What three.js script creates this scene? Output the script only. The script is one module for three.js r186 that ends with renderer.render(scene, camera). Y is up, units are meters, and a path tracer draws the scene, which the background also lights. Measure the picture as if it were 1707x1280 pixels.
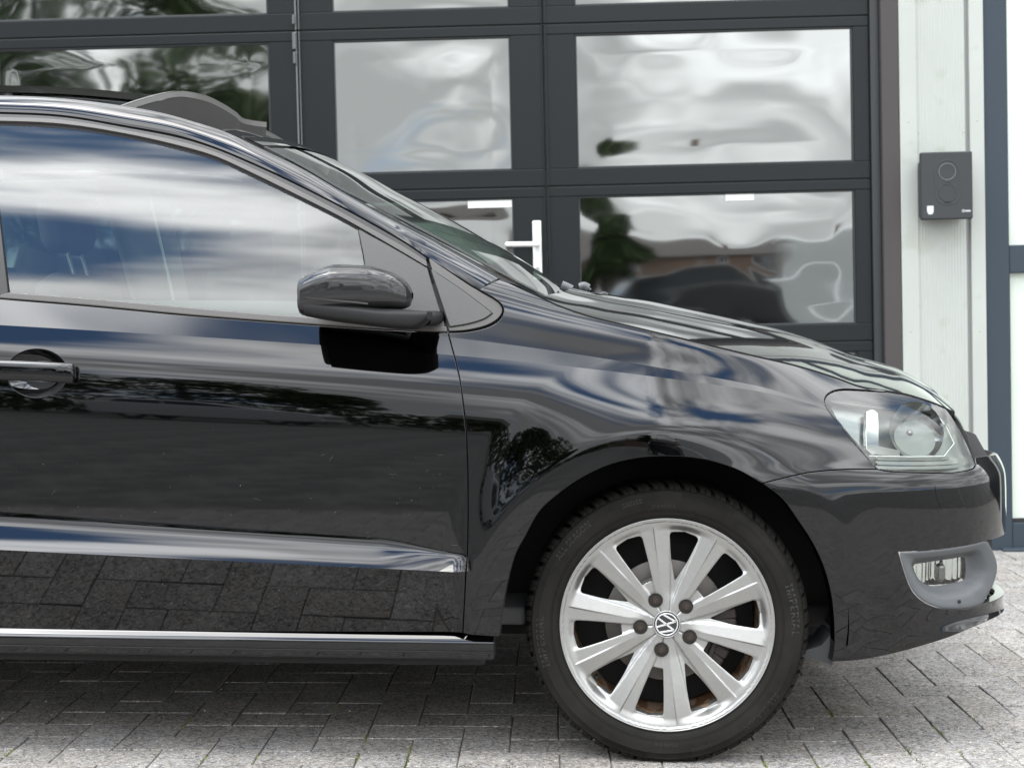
import * as THREE from 'three';
import { mergeGeometries } from 'three/addons/utils/BufferGeometryUtils.js';
import { RoundedBoxGeometry } from 'three/addons/geometries/RoundedBoxGeometry.js';
import { TextGeometry } from 'three/addons/geometries/TextGeometry.js';
import { FontLoader } from 'three/addons/loaders/FontLoader.js';

// ------------------------------------------------------------------ camera, sky, sun, exposure
const R = d => d * Math.PI / 180;
const scene = new THREE.Scene();
const camera = new THREE.PerspectiveCamera(28.06, 1024 / 767, 0.05, 400);
camera.rotation.order = 'YXZ';
camera.position.set(0, 0.902, 3.24);
camera.rotation.set(R(-2.06), R(1.28), 0);
camera.focus = 3.3;
camera.userData.fStop = 7;
camera.updateMatrixWorld(true);
// fixed survey station, the place the measurements were taken from (independent of where a camera is put later)
const STATION = new THREE.PerspectiveCamera(28.06, 1707 / 1280, 0.05, 400); STATION.rotation.order = 'YXZ'; STATION.position.set(0, 0.902, 3.24); STATION.rotation.set(R(-2.06), R(1.28), 0); STATION.updateMatrixWorld(true);
const EXPOSURE = 0.78, SKYGAIN = 1.5, SUN = [-0.251, 0.920, 0.301];

// value noise
function hash(x, y, z) {
  let h = Math.imul(x | 0, 374761393) ^ Math.imul(y | 0, 668265263) ^ Math.imul(z | 0, 1274126177);
  h = Math.imul(h ^ (h >>> 13), 1274126177); h ^= h >>> 16;
  return (h >>> 0) / 4294967296;
}
const fade = t => t * t * t * (t * (t * 6 - 15) + 10);
function vnoise(x, y, z = 0) {
  const X = Math.floor(x), Y = Math.floor(y), Z = Math.floor(z), u = fade(x - X), v = fade(y - Y), w = fade(z - Z);
  const l = (a, b, t) => a + (b - a) * t;
  const p = k => l(l(hash(X, Y, k), hash(X + 1, Y, k), u), l(hash(X, Y + 1, k), hash(X + 1, Y + 1, k), u), v);
  return w ? l(p(Z), p(Z + 1), w) : p(Z);
}
function fbm(x, y, z = 0, o = 5) { let s = 0, a = 0.5, n = 0; for (let i = 0; i < o; i++) { s += a * vnoise(x, y, z); n += a; a *= 0.5; x = x * 2.03 + 17.1; y = y * 2.03 + 9.7; z = z * 2.03 + 3.3; } return s / n; }
const sstep = (a, b, x) => { const t = Math.min(1, Math.max(0, (x - a) / (b - a))); return t * t * (3 - 2 * t); };
const clamp = (x, a, b) => Math.min(b, Math.max(a, x));
let seed = 7; const rnd = () => { seed = (Math.imul(seed, 1664525) + 1013904223) | 0; return (seed >>> 0) / 4294967296; };

// broken cloud: white and grey cumulus decks with gaps of blue
{
  const W = 1536, H = 768, d = new Float32Array(W * H * 4);
  for (let j = 0; j < H; j++) {
    const el = ((j + 0.5) / H - 0.5) * Math.PI, y = Math.sin(el), c = Math.cos(el);
    for (let i = 0; i < W; i++) {
      const az = ((i + 0.5) / W - 0.5) * 2 * Math.PI, x = c * Math.cos(az), z = c * Math.sin(az), k = 4 * (j * W + i);
      if (y < -0.02) { d[k] = 0.32; d[k + 1] = 0.32; d[k + 2] = 0.31; d[k + 3] = 1; continue; }
      const q = 1 / (Math.max(y, 0) + 0.22), px = x * q, pz = z * q;
      const wx = fbm(px * 1.1 + 5, pz * 1.1, 1.5, 3) - 0.5, wz = fbm(px * 1.1, pz * 1.1 + 8, 4.5, 3) - 0.5;
      const f = fbm(px * 1.25 + wx * 1.3 + 40, pz * 1.25 + wz * 1.3 + 13, 0.5, 6);
      const f2 = fbm(x * 4.5 + wx * 2.5 + 20, el * 13 + wz * 2.5 + 31, z * 4.5 + 9, 5);
      let cov = sstep(0.385, 0.56, f * 0.66 + f2 * 0.35 + 0.05 * (1 - y) + SKYBIAS(x, y, z));
      const g = fbm(px * 2.1 + wx * 2 + 3, pz * 2.1 + wz * 2 + 91, 7.5, 5);
      const glow = 1 + 1.0 * Math.exp(-(((1 - (x * SUN[0] + y * SUN[1] + z * SUN[2])) / 0.13)));
      let bright = 0.72 + 3.2 * sstep(0.39, 0.66, g * 0.6 + f2 * 0.4); bright = (bright + (2.15 - bright) * 0.58 * Math.exp(-Math.max(0, y) / 0.30)) * glow * (0.8 + 1.1 * Math.max(0, y));        // an overcast sky is brighter overhead
      const blue = [0.42 + 0.4 * (1 - y) ** 3, 0.82 + 0.4 * (1 - y) ** 3, 1.65 + 0.1 * (1 - y) ** 3];
      const cl = [bright * 0.985, bright * 1.0, bright * 1.01];
      for (let m = 0; m < 3; m++) d[k + m] = SKYGAIN * (blue[m] * (1 - cov) + cl[m] * cov);
      d[k + 3] = 1;
    }
  }
  const sky = new THREE.DataTexture(d, W, H, THREE.RGBAFormat, THREE.FloatType);
  sky.mapping = THREE.EquirectangularReflectionMapping; sky.magFilter = THREE.LinearFilter; sky.needsUpdate = true;
  scene.background = sky; scene.environment = sky;
}
function SKYBIAS(x, y, z) {           // a long thin gap in the cloud deck
  const el = Math.asin(y) * 57.3, az = Math.atan2(x, z) * 57.3;
const g = Math.exp(-(((az + 30) / 9.5) ** 2)) + 0.5 * Math.exp(-(((az + 4) / 5) ** 2)) + 0.55 * Math.exp(-(((az - 9) / 6) ** 2)) + 0.6 * Math.exp(-(((az - 40) / 12) ** 2));
  return 0.036 - 0.28 * g * Math.exp(-(((el - 38.5 - 0.05 * az) / 4.3) ** 2)) - 0.05 * Math.exp(-(((az + 28) / 13) ** 2) - ((el - 55) / 5) ** 2) + 0.05 * Math.exp(-(((el - 14) / 9) ** 2));
}
const sun = new THREE.DirectionalLight(new THREE.Color(1, 0.96, 0.9), 1.5);
sun.position.set(-3, 11, 3.6); sun.castShadow = true; sun.shadow.radius = 40;
sun.shadow.mapSize.set(2048, 2048);
Object.assign(sun.shadow.camera, { left: -12, right: 12, top: 12, bottom: -12, near: 0.5, far: 60 });
scene.add(sun);

const renderer = new THREE.WebGLRenderer({ antialias: true });
renderer.setSize(1024, 767);
renderer.toneMapping = THREE.LinearToneMapping;
renderer.toneMappingExposure = EXPOSURE;
renderer.shadowMap.enabled = true;

// ------------------------------------------------------------------ helpers
const lin = (r, g, b) => new THREE.Color().setRGB(r, g ?? r, b ?? r);
const used = {};
const numbered = n => { const k = used[n] = (used[n] ?? -1) + 1; return k ? n + '_' + String(k).padStart(3, '0') : n; };
function mesh(name, geo, mat, parent) {
  const m = new THREE.Mesh(geo, mat); m.name = parent === scene ? numbered(name) : name; m.castShadow = m.receiveShadow = true; parent.add(m); return m;
}
function tag(o, label, category, group, kind) { if (label) o.userData.label = label; if (category) o.userData.category = category; if (group) o.userData.group = group; if (kind) o.userData.kind = kind; return o; }
function thing(name, label, category, pos = [0, 0, 0], turn = 0, group) {
  const o = new THREE.Group(); o.name = numbered(name); o.position.set(...pos); o.rotation.y = turn; scene.add(o); return tag(o, label, category, group);
}
const std = (o) => new THREE.MeshStandardMaterial(o), phy = (o) => new THREE.MeshPhysicalMaterial(o);
function noiseTex(n, fn, srgb = false, rep = 1) {        // fn(i, j) -> number or [r,g,b], 0..1
  const d = new Uint8Array(n * n * 4);
  for (let j = 0; j < n; j++) for (let i = 0; i < n; i++) { const c = fn(i, j), k = 4 * (j * n + i); for (let m = 0; m < 3; m++) d[k + m] = clamp((c[m] ?? c) * 255, 0, 255); d[k + 3] = 255; }
  const t = new THREE.DataTexture(d, n, n); t.magFilter = t.minFilter = THREE.LinearFilter; t.wrapS = t.wrapT = THREE.RepeatWrapping; t.repeat.set(rep, rep);
  if (srgb) t.colorSpace = THREE.SRGBColorSpace; t.needsUpdate = true; return t;
}
// tiling fbm on an n x n image
function tfbm(i, j, n, cells, o, s) {
  let v = 0, a = 0.5, t = 0;
  for (let k = 0; k < o; k++) {
    const c = cells << k, x = i / n * c, y = j / n * c, X = Math.floor(x), Y = Math.floor(y), u = fade(x - X), w = fade(y - Y);
    const h = (p, q) => hash(((p % c) + c) % c, ((q % c) + c) % c, s + k * 31);
    const l = (p, q, m) => p + (q - p) * m;
    v += a * l(l(h(X, Y), h(X + 1, Y), u), l(h(X, Y + 1), h(X + 1, Y + 1), u), w); t += a; a *= 0.5;
  }
  return v / t;
}
const box = (w, h, d, x = 0, y = 0, z = 0, r = 0.002) => { const g = new RoundedBoxGeometry(w, h, d, 1, Math.min(r, w * 0.45, h * 0.45, d * 0.45)); g.translate(x, y, z); return g; };
const cyl = (r0, r1, h, n = 24) => new THREE.CylinderGeometry(r0, r1, h, n);
const merge = list => mergeGeometries(list.map(g => { g = g.index ? g.toNonIndexed() : g; for (const k of Object.keys(g.attributes)) if (!['position', 'normal', 'uv'].includes(k)) g.deleteAttribute(k); return g; }));
const tube = (pts, r, n = 24, m = 8) => new THREE.TubeGeometry(new THREE.CatmullRomCurve3(pts.map(p => new THREE.Vector3(...p)), false, 'centripetal'), n, r, m, false);
function spline2(pts, per = 6) {       // Catmull-Rom through 2-D points
  if (pts.length < 3) return pts.map(p => [...p]);
  const c = new THREE.CatmullRomCurve3(pts.map(p => new THREE.Vector3(p[0], p[1], 0)), false, 'centripetal');
  return c.getPoints((pts.length - 1) * per).map(p => [p.x, p.y]);
}
// a piecewise cubic (monotone) through [x, y] pairs
function curve1(pts) {
  const n = pts.length, dl = [], m = [];
  for (let i = 0; i < n - 1; i++) dl[i] = (pts[i + 1][1] - pts[i][1]) / (pts[i + 1][0] - pts[i][0]);
  m[0] = dl[0]; m[n - 1] = dl[n - 2];
  for (let i = 1; i < n - 1; i++) m[i] = dl[i - 1] * dl[i] <= 0 ? 0 : 2 * dl[i - 1] * dl[i] / (dl[i - 1] + dl[i]);
  return x => {
    if (x <= pts[0][0]) return pts[0][1] + m[0] * (x - pts[0][0]);
    if (x >= pts[n - 1][0]) return pts[n - 1][1] + m[n - 1] * (x - pts[n - 1][0]);
    let i = 0; while (x > pts[i + 1][0]) i++;
    const h = pts[i + 1][0] - pts[i][0], t = (x - pts[i][0]) / h;
    return (1 + 2 * t) * (1 - t) ** 2 * pts[i][1] + t * (1 - t) ** 2 * h * m[i] + t * t * (3 - 2 * t) * pts[i + 1][1] + t * t * (t - 1) * h * m[i + 1];
  };
}
// integral table of fn between a and b, zero at x0
function integral(fn, a, b, x0, n = 1200) {
  const t = new Float64Array(n + 1), h = (b - a) / n; for (let i = 1; i <= n; i++) t[i] = t[i - 1] + h * fn(a + (i - 0.5) * h);
  const at = x => { const q = clamp((x - a) / h, 0, n - 1e-9), i = Math.floor(q); return t[i] + (t[i + 1] - t[i]) * (q - i); };
  const z = at(x0); return x => at(x) - z;
}
const V = (x, y, z) => new THREE.Vector3(x, y, z);
function surfNormal(f, s, v, e = 4e-4) {
  const a = f(s + e, v).sub(f(s - e, v)), b = f(s, v + e).sub(f(s, v - e)); return a.cross(b).normalize();
}
const offsetSurf = (f, d) => (s, v) => f(s, v).addScaledVector(surfNormal(f, s, v), d);
const area2 = p => { let a = 0; for (let i = 0, n = p.length; i < n; i++) { const q = p[(i + 1) % n]; a += p[i][0] * q[1] - q[0] * p[i][1]; } return a / 2; };
function inset(poly, d) {              // moves a counter-clockwise outline inwards by d
  const n = poly.length, out = [];
  for (let i = 0; i < n; i++) {
    const a = poly[(i + n - 1) % n], b = poly[i], c = poly[(i + 1) % n];
    let n1 = [-(b[1] - a[1]), b[0] - a[0]], n2 = [-(c[1] - b[1]), c[0] - b[0]];
    const l1 = Math.hypot(...n1) || 1, l2 = Math.hypot(...n2) || 1; n1 = [n1[0] / l1, n1[1] / l1]; n2 = [n2[0] / l2, n2[1] / l2];
    let m = [n1[0] + n2[0], n1[1] + n2[1]]; const k = Math.max(0.5, 1 + n1[0] * n2[0] + n1[1] * n2[1]);
    out.push([b[0] + m[0] * d / k, b[1] + m[1] * d / k]);
  }
  return out;
}
function clean(poly) { const o = []; for (const p of poly) if (!o.length || Math.hypot(p[0] - o[o.length - 1][0], p[1] - o[o.length - 1][1]) > 4e-4) o.push(p); if (Math.hypot(o[0][0] - o[o.length - 1][0], o[0][1] - o[o.length - 1][1]) < 4e-4) o.pop(); return area2(o) < 0 ? o.reverse() : o; }
function resample(poly, step) { const o = []; for (let i = 0; i < poly.length; i++) { const a = poly[i], b = poly[(i + 1) % poly.length], n = Math.max(1, Math.ceil(Math.hypot(b[0] - a[0], b[1] - a[1]) / step)); for (let k = 0; k < n; k++) o.push([a[0] + (b[0] - a[0]) * k / n, a[1] + (b[1] - a[1]) * k / n]); } return o; }
// a sheet cut to the outline poly out of the surface f(s, v), with rounded, turned-in edges
function panel(poly, f, { cell = 0.012, gap = 0.0022, thick = 0.016, r = 0.0014, rim = true, flip = 1, rows = null } = {}) {
  poly = clean(poly); if (gap) poly = clean(inset(poly, gap)); poly = resample(poly, cell * 0.8);
  const pos = [], nor = [], uv = [], idx = [], cache = new Map();
  let mid = 0;
  const sharp = v => rows && rows.some(q => Math.abs(q - v) < 1.2e-3), push = v => rows ? v + Math.sign(mid - v) * Math.max(0, 1.3e-3 - Math.min(...rows.map(q => Math.abs(q - v)))) : v;
  const vert = (s, v) => {
    const k = Math.round(s * 2e5) + '_' + Math.round(v * 2e5) + (sharp(v) ? (mid > v ? 'a' : 'b') : ''); if (cache.has(k)) return cache.get(k);
    const p = f(s, v), n = surfNormal(f, s, push(v)).multiplyScalar(flip); pos.push(p.x, p.y, p.z); nor.push(n.x, n.y, n.z); uv.push(s, v); const id = pos.length / 3 - 1; cache.set(k, id); return id;
  };
  const tri = (a, b, c) => { if (a !== b && b !== c && a !== c) flip > 0 ? idx.push(a, b, c) : idx.push(a, c, b); };
  let x0 = 1e9, x1 = -1e9, y0 = 1e9, y1 = -1e9; for (const p of poly) { x0 = Math.min(x0, p[0]); x1 = Math.max(x1, p[0]); y0 = Math.min(y0, p[1]); y1 = Math.max(y1, p[1]); }
  const nx = Math.ceil((x1 - x0) / cell), touched = new Set(), lines = [y0];
  for (const q of [...(rows || []).filter(q => q > y0 + 1e-3 && q < y1 - 1e-3), y1]) { const a = lines[lines.length - 1], n = Math.max(1, Math.ceil((q - a) / cell - 1e-6)); for (let k = 1; k <= n; k++) lines.push(a + (q - a) * k / n); }
  const ny = lines.length - 1, rowOf = y => { let a = 0, b = ny; while (b - a > 1) { const m = (a + b) >> 1; y < lines[m] ? b = m : a = m; } return a; };
  for (let i = 0; i < poly.length; i++) {
    const a = poly[i], b = poly[(i + 1) % poly.length];
    for (let k = 0; k <= 4; k++) { const X = Math.floor((a[0] + (b[0] - a[0]) * k / 4 - x0) / cell), Y = rowOf(a[1] + (b[1] - a[1]) * k / 4); for (let p = -1; p < 2; p++) for (let q = -1; q < 2; q++) touched.add((X + p) + ',' + (Y + q)); }
  }
  const inside = (x, y) => { let c = false; for (let i = 0, j = poly.length - 1; i < poly.length; j = i++) { const a = poly[i], b = poly[j]; if ((a[1] > y) !== (b[1] > y) && x < (b[0] - a[0]) * (y - a[1]) / (b[1] - a[1]) + a[0]) c = !c; } return c; };
  const clipHalf = (p, ax, lim, sg) => { const o = []; for (let i = 0; i < p.length; i++) { const a = p[i], b = p[(i + 1) % p.length], da = sg * (a[ax] - lim), db = sg * (b[ax] - lim); if (da >= 0) o.push(a); if ((da >= 0) !== (db >= 0)) { const t = da / (da - db); o.push([a[0] + (b[0] - a[0]) * t, a[1] + (b[1] - a[1]) * t]); } } return o; };
  for (let j = 0; j < ny; j++) {
    let row = null;
    for (let i = 0; i < nx; i++) {
      const ax = x0 + i * cell, bx = ax + cell, ay = lines[j], by = lines[j + 1]; mid = (ay + by) / 2;
      if (!touched.has(i + ',' + j)) {
        if (inside(ax + cell / 2, mid)) { const a = vert(ax, ay), b = vert(bx, ay), c = vert(bx, by), d = vert(ax, by); tri(a, b, c); tri(a, c, d); }
        continue;
      }
      row ??= clipHalf(clipHalf(poly, 1, ay, 1), 1, by, -1);
      let p = clipHalf(clipHalf(row, 0, ax, 1), 0, bx, -1);
      p = p.filter((q, k) => { const m = p[(k + 1) % p.length]; return Math.hypot(q[0] - m[0], q[1] - m[1]) > 2e-5; });
      if (p.length < 3 || Math.abs(area2(p)) < 1e-9) continue;
      const pv = p.map(q => new THREE.Vector2(q[0], q[1]));
      for (const t of THREE.ShapeUtils.triangulateShape(pv, [])) { const [A, B, C] = t.map(k => p[k]); const ar = (B[0] - A[0]) * (C[1] - A[1]) - (C[0] - A[0]) * (B[1] - A[1]); const ids = [vert(...A), vert(...B), vert(...C)]; ar > 0 ? tri(...ids) : tri(ids[0], ids[2], ids[1]); }
    }
  }
  if (rim) {
    const n = poly.length, base = pos.length / 3, P = poly.map(p => f(p[0], p[1])), N = poly.map((p, i) => { mid = (poly[(i + 1) % n][1] + poly[(i + n - 1) % n][1]) / 2 + 1e-5; return surfNormal(f, p[0], push(p[1])).multiplyScalar(flip); });
    for (let i = 0; i < n; i++) {
      const t = P[(i + 1) % n].clone().sub(P[(i + n - 1) % n]).normalize(), o = t.clone().cross(N[i]).multiplyScalar(flip).normalize();
      const put = (a, b, na, nb) => { const p = P[i].clone().addScaledVector(o, a).addScaledVector(N[i], b), q = N[i].clone().multiplyScalar(na).addScaledVector(o, nb).normalize(); pos.push(p.x, p.y, p.z); nor.push(q.x, q.y, q.z); uv.push(poly[i][0], poly[i][1]); };
      put(0, 0, 1, 0); put(r * 0.7, -r * 0.3, 0.7, 0.7); put(r, -r, 0, 1); put(r, -thick, 0, 1);
    }
    for (let i = 0; i < n; i++) { const k = base + 4 * i, l = base + 4 * ((i + 1) % n); for (let q = 0; q < 3; q++) { tri(k + q, k + q + 1, l + q + 1); tri(k + q, l + q + 1, l + q); } }
  }
  const g = new THREE.BufferGeometry(); g.setAttribute('position', new THREE.Float32BufferAttribute(pos, 3)); g.setAttribute('normal', new THREE.Float32BufferAttribute(nor, 3)); g.setAttribute('uv', new THREE.Float32BufferAttribute(uv, 2)); g.setIndex(idx); return g;
}
// a grid over f(a, b), a and b from 0 to 1; flip = -1 turns it over
function sheet(f, na, nb, flip = 1, scale = [1, 1]) {
  const pos = [], nor = [], uv = [], idx = [];
  for (let j = 0; j <= nb; j++) for (let i = 0; i <= na; i++) {
    const a = i / na, b = j / nb, p = f(a, b), e = 1e-3, a0 = Math.max(0, a - e), a1 = Math.min(1, a + e), b0 = Math.max(0, b - e), b1 = Math.min(1, b + e);
    const n = f(a1, b).sub(f(a0, b)).cross(f(a, b1).sub(f(a, b0))).normalize().multiplyScalar(flip);
    pos.push(p.x, p.y, p.z); nor.push(n.x, n.y, n.z); uv.push(a * scale[0], b * scale[1]);
  }
  for (let j = 0; j < nb; j++) for (let i = 0; i < na; i++) { const k = j * (na + 1) + i, l = k + na + 1; flip > 0 ? idx.push(k, k + 1, l + 1, k, l + 1, l) : idx.push(k, l + 1, k + 1, k, l, l + 1); }
  const g = new THREE.BufferGeometry(); g.setAttribute('position', new THREE.Float32BufferAttribute(pos, 3)); g.setAttribute('normal', new THREE.Float32BufferAttribute(nor, 3)); g.setAttribute('uv', new THREE.Float32BufferAttribute(uv, 2)); g.setIndex(idx); return g;
}
// ------------------------------------------------------------------ ground and paving
const asphaltTex = noiseTex(256, (i, j) => { const g = 0.5 + 0.35 * (tfbm(i, j, 256, 8, 5, 3) - 0.5) + 0.12 * (hash(i, j, 5) - 0.5); return [g, g * 0.99, g * 0.96]; }, true);
{
  const g = new THREE.PlaneGeometry(240, 240); g.rotateX(-Math.PI / 2); const uv = g.attributes.uv; for (let i = 0; i < uv.count; i++) uv.setXY(i, uv.getX(i) * 240, uv.getY(i) * 240);
  const m = mesh('ground', g, std({ map: asphaltTex, color: lin(0.50, 0.50, 0.495), roughness: 0.95 }), scene); m.position.y = -0.012; tag(m, null, null, null, 'structure');
}
const PW = 0.1065;
{
  // concrete blocks in herringbone, 200 x 100 mm
  const paving = new THREE.Group(); paving.name = 'paving'; scene.add(paving); tag(paving, null, null, null, 'structure');
  const N = 512;
  const speck = new Float32Array(N * N);
  for (let j = 0; j < N; j++) for (let i = 0; i < N; i++) speck[j * N + i] = 0.55 * tfbm(i, j, N, 64, 2, 11) + 0.45 * tfbm(i, j, N, 128, 2, 12);
  const tones = (a, b) => noiseTex(N, (i, j) => {
    const s = speck[j * N + i], h = hash(i >> 1, j >> 1, 21), c = tfbm(i, j, N, 4, 4, 31), e = tfbm(i, j, N, 24, 2, 77);
    let v = a + 0.08 * (c - 0.5) + 0.42 * (s - 0.5);
    if (h > 0.972) v += 0.16 + 0.2 * hash(i >> 1, j >> 1, 5); if (h < 0.06) v -= 0.13;
    if (s < 0.34) v -= 0.07;
    const w = 0.02 * (e - 0.5);
    return [v + b + w, v + w * 0.4, v - b * 1.2 - w];
  }, true);
  const bump = noiseTex(N, (i, j) => clamp(0.5 + 1.5 * (speck[j * N + i] - 0.5) + 0.25 * (hash(i >> 1, j >> 1, 21) - 0.5), 0, 1));
  const mats = [[0.512, 0.012], [0.498, 0.016], [0.522, 0.014], [0.492, 0.012], [0.505, 0.018]].map(([a, b]) => std({ map: tones(a, b), bumpMap: bump, bumpScale: 0.0014, roughness: 0.92 }));
  const L = 2 * PW - 0.0026, Wd = PW - 0.0026, ch = 0.0018, th = 0.05;
  const block = (lx, lz, k) => {             // top, chamfers and sides
    const a = lx / 2, b = lz / 2, pos = [], nor = [], uv = [];
    const ou = hash(k, 1, 9), ov = hash(k, 2, 9), rot = k % 2;
    const jit = q => (hash(k * 7 + q, 3, 4) - 0.5) * 0.0016;
    const ring = (x, z, y) => [[-x + jit(1), y, z + jit(2)], [x + jit(3), y, z + jit(4)], [x + jit(5), y, -z + jit(6)], [-x + jit(7), y, -z + jit(8)]];
    const t = ring(a - ch, b - ch, 0), m = ring(a, b, -ch), l = ring(a, b, -th);
    const quad = (p, q, r, s) => {
      const u = V(q[0] - p[0], q[1] - p[1], q[2] - p[2]), w = V(s[0] - p[0], s[1] - p[1], s[2] - p[2]), n = u.cross(w).normalize();
      for (const c of [p, q, r, p, r, s]) { pos.push(...c); nor.push(n.x, n.y, n.z); const X = c[0], Z = c[2] + c[1]; rot ? uv.push((X * 2.4 + ou), (Z * 2.4 + ov)) : uv.push((-Z * 2.4 + ou), (X * 2.4 + ov)); }
    };
    quad(t[0], t[1], t[2], t[3]);
    for (let i = 0; i < 4; i++) { const k2 = (i + 1) % 4; quad(m[i], m[k2], t[k2], t[i]); quad(l[i], l[k2], m[k2], m[i]); }
    const g = new THREE.BufferGeometry(); g.setAttribute('position', new THREE.Float32BufferAttribute(pos, 3)); g.setAttribute('normal', new THREE.Float32BufferAttribute(nor, 3)); g.setAttribute('uv', new THREE.Float32BufferAttribute(uv, 2)); return g;
  };
  const geos = { h: [], v: [] }; for (let k = 0; k < 8; k++) { geos.h.push(block(L, Wd, k)); geos.v.push(block(Wd, L, k + 20)); }
  const X0 = -0.0777, Z0 = -0.0013, list = [];
  for (let i = -44; i < 62; i++) for (let j = -44; j < 32; j++) {
    const m = (((i - j) % 4) + 4) % 4, x = X0 + i * PW, z = Z0 - j * PW;
    if (z < -3.05 - 0.1) continue;
    if (m === 0) list.push(['h', x + PW, z - PW / 2]);
    else if (m === 3) list.push(['v', x + PW / 2, z - PW]);
  }
  const p = new THREE.Vector3();
  for (const q of list) { p.set(q[1], 0, q[2]).project(STATION); const px = (p.x + 1) * 853.5, py = (1 - p.y) * 640; const front = p.z < 1 && px > -40 && px < 1747 && py < 1330; q.key = front && ((py > 1120 && px < 1390) || (px >= 1330 && py > 915 && py > 1110 - (px - 1380) * 0.3)) ? py : -1; }
  list.sort((a, b) => b.key - a.key);
  const rest = mats.map(() => []);
  list.forEach(([o, x, z], n) => {
    const k = Math.floor(hash(Math.round(x * 100), Math.round(z * 100), 1) * 8), mi = Math.floor(hash(Math.round(x * 100), Math.round(z * 100), 2) * mats.length);
    const dy = (hash(Math.round(x * 100), Math.round(z * 100), 3) - 0.5) * 0.003, tx = (hash(Math.round(x * 100), Math.round(z * 100), 4) - 0.5) * 0.014, tz = (hash(Math.round(x * 100), Math.round(z * 100), 5) - 0.5) * 0.014;
    if (n < 300 && list[n].key > 0) { const b = mesh('paving_block', geos[o][k], mats[mi], paving); b.position.set(x, dy, z); b.rotation.set(tx, 0, tz); }
    else { const g = geos[o][k].clone(); g.applyMatrix4(new THREE.Matrix4().makeRotationFromEuler(new THREE.Euler(tx, 0, tz)).setPosition(x, dy, z)); rest[mi].push(g); }
  });
  rest.forEach((r, i) => { if (r.length) { const m = mesh('paving_blocks', mergeGeometries(r), mats[i], paving); m.userData.kind = 'stuff'; } });
  // sand in the joints
  { const g = new THREE.PlaneGeometry(11.4, 7.9); g.rotateX(-Math.PI / 2); g.translate(0.9, -0.0045, 0.82); mesh('joint_sand', g, std({ color: lin(0.15, 0.14, 0.12), roughness: 1 }), paving); }
  // grit lying about
  { seed = 321; const gr = []; for (let k = 0; k < 420; k++) { const g = new THREE.IcosahedronGeometry(0.0009 + 0.0022 * rnd() ** 3, 0); g.scale(1, 0.7, 1); g.rotateY(rnd() * 6); g.translate(-1.5 + 3.6 * rnd(), 0.0015, -1.6 + 1.85 * rnd()); gr.push(g); }
    tag(mesh('loose_grit', merge(gr), std({ color: lin(0.42, 0.40, 0.36), roughness: 0.9 }), scene), 'pale grit scattered over the paving', 'grit', null, 'stuff'); }
  // moss and seedlings in the joints
  const leaf = []; seed = 99;
  const spots = [[-0.295, -0.02], [-0.40, 0.05], [-0.62, 0.1], [-0.52, -0.38], [-0.82, -0.22], [-0.72, 0.09], [-0.295, 0.08], [-0.08, 0.09], [-1.14, 0.02], [0.78, -0.04], [0.79, 0.06], [0.67, -0.33], [1.0, -0.31], [0.89, -0.02], [0.68, 0.05], [0.56, 0.1], [-0.40, -0.1], [0.46, 0.1], [0.9, -0.2], [1.11, -0.15]];
  for (const [sx, sz] of spots) {
    const X = X0 + Math.round((sx - X0) / PW) * PW;
    const n = 26 + Math.floor(rnd() * 40), len = 0.02 + 0.05 * rnd();
    for (let k = 0; k < n; k++) {
      const h = 0.004 + 0.009 * rnd() * rnd(), w = 0.0015 + 0.002 * rnd(), g = new THREE.BufferGeometry(), a = rnd() * 6.28, bx = X + (rnd() - 0.5) * 0.006, bz = sz + (rnd() - 0.5) * 2 * len, lx = Math.cos(a) * h * 0.7, lz = Math.sin(a) * h * 0.7, px = -Math.sin(a) * w, pz = Math.cos(a) * w;
      g.setAttribute('position', new THREE.Float32BufferAttribute([bx - px, -0.006, bz - pz, bx + px, -0.006, bz + pz, bx + lx, h - 0.004, bz + lz], 3)); g.setAttribute('uv', new THREE.Float32BufferAttribute([0, 0, 1, 0, 0, 1], 2)); g.computeVertexNormals(); leaf.push(g);
    }
  }
  tag(mesh('joint_moss', mergeGeometries(leaf), std({ color: lin(0.12, 0.14, 0.035), roughness: 0.9, side: THREE.DoubleSide }), scene), 'yellow green moss and seedlings in the paving joints', 'moss', null, 'stuff');
}

// ------------------------------------------------------------------ building (its own axes: x along the front, y up, z = 0 on the wall face); the forecourt falls away to one side by 1.3 degrees
const ZB = -3.024;
const onBuilding = (name, label, cat, group) => { const g = thing(name, label, cat, [1.876, 0, ZB], 0, group); g.rotation.z = R(1.3); return g; };
const bx = (x0, x1, y0, y1, z0, z1, r = 0.002) => box(x1 - x0, y1 - y0, z1 - z0, (x0 + x1) / 2 - 1.876, (y0 + y1) / 2, (z0 + z1) / 2, r);
const grimeR = noiseTex(256, (i, j) => 0.42 + 0.35 * (tfbm(i, j, 256, 4, 6, 55) - 0.4));
const alu = phy({ color: lin(0.014, 0.0165, 0.0175), roughness: 0.3, specularIntensity: 0.4 });
const aluDark = std({ color: lin(0.022, 0.025, 0.027), roughness: 0.4 });
const aluBlue = phy({ color: lin(0.034, 0.047, 0.060), roughness: 0.4, specularIntensity: 0.5 });
const rubber = std({ color: lin(0.012), roughness: 0.7 });
const whiteTex = noiseTex(512, (i, j) => { const s = 0.90 + 0.06 * (tfbm(i, j, 512, 4, 5, 8) - 0.5); const d = 0.05 * sstep(0.58, 0.75, tfbm(i, j, 512, 8, 5, 41)); return [s - d, s - d, s * 0.992 - d * 1.4]; }, true);
const white = std({ map: whiteTex, color: lin(0.51, 0.535, 0.505), roughness: 0.5 });
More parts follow.
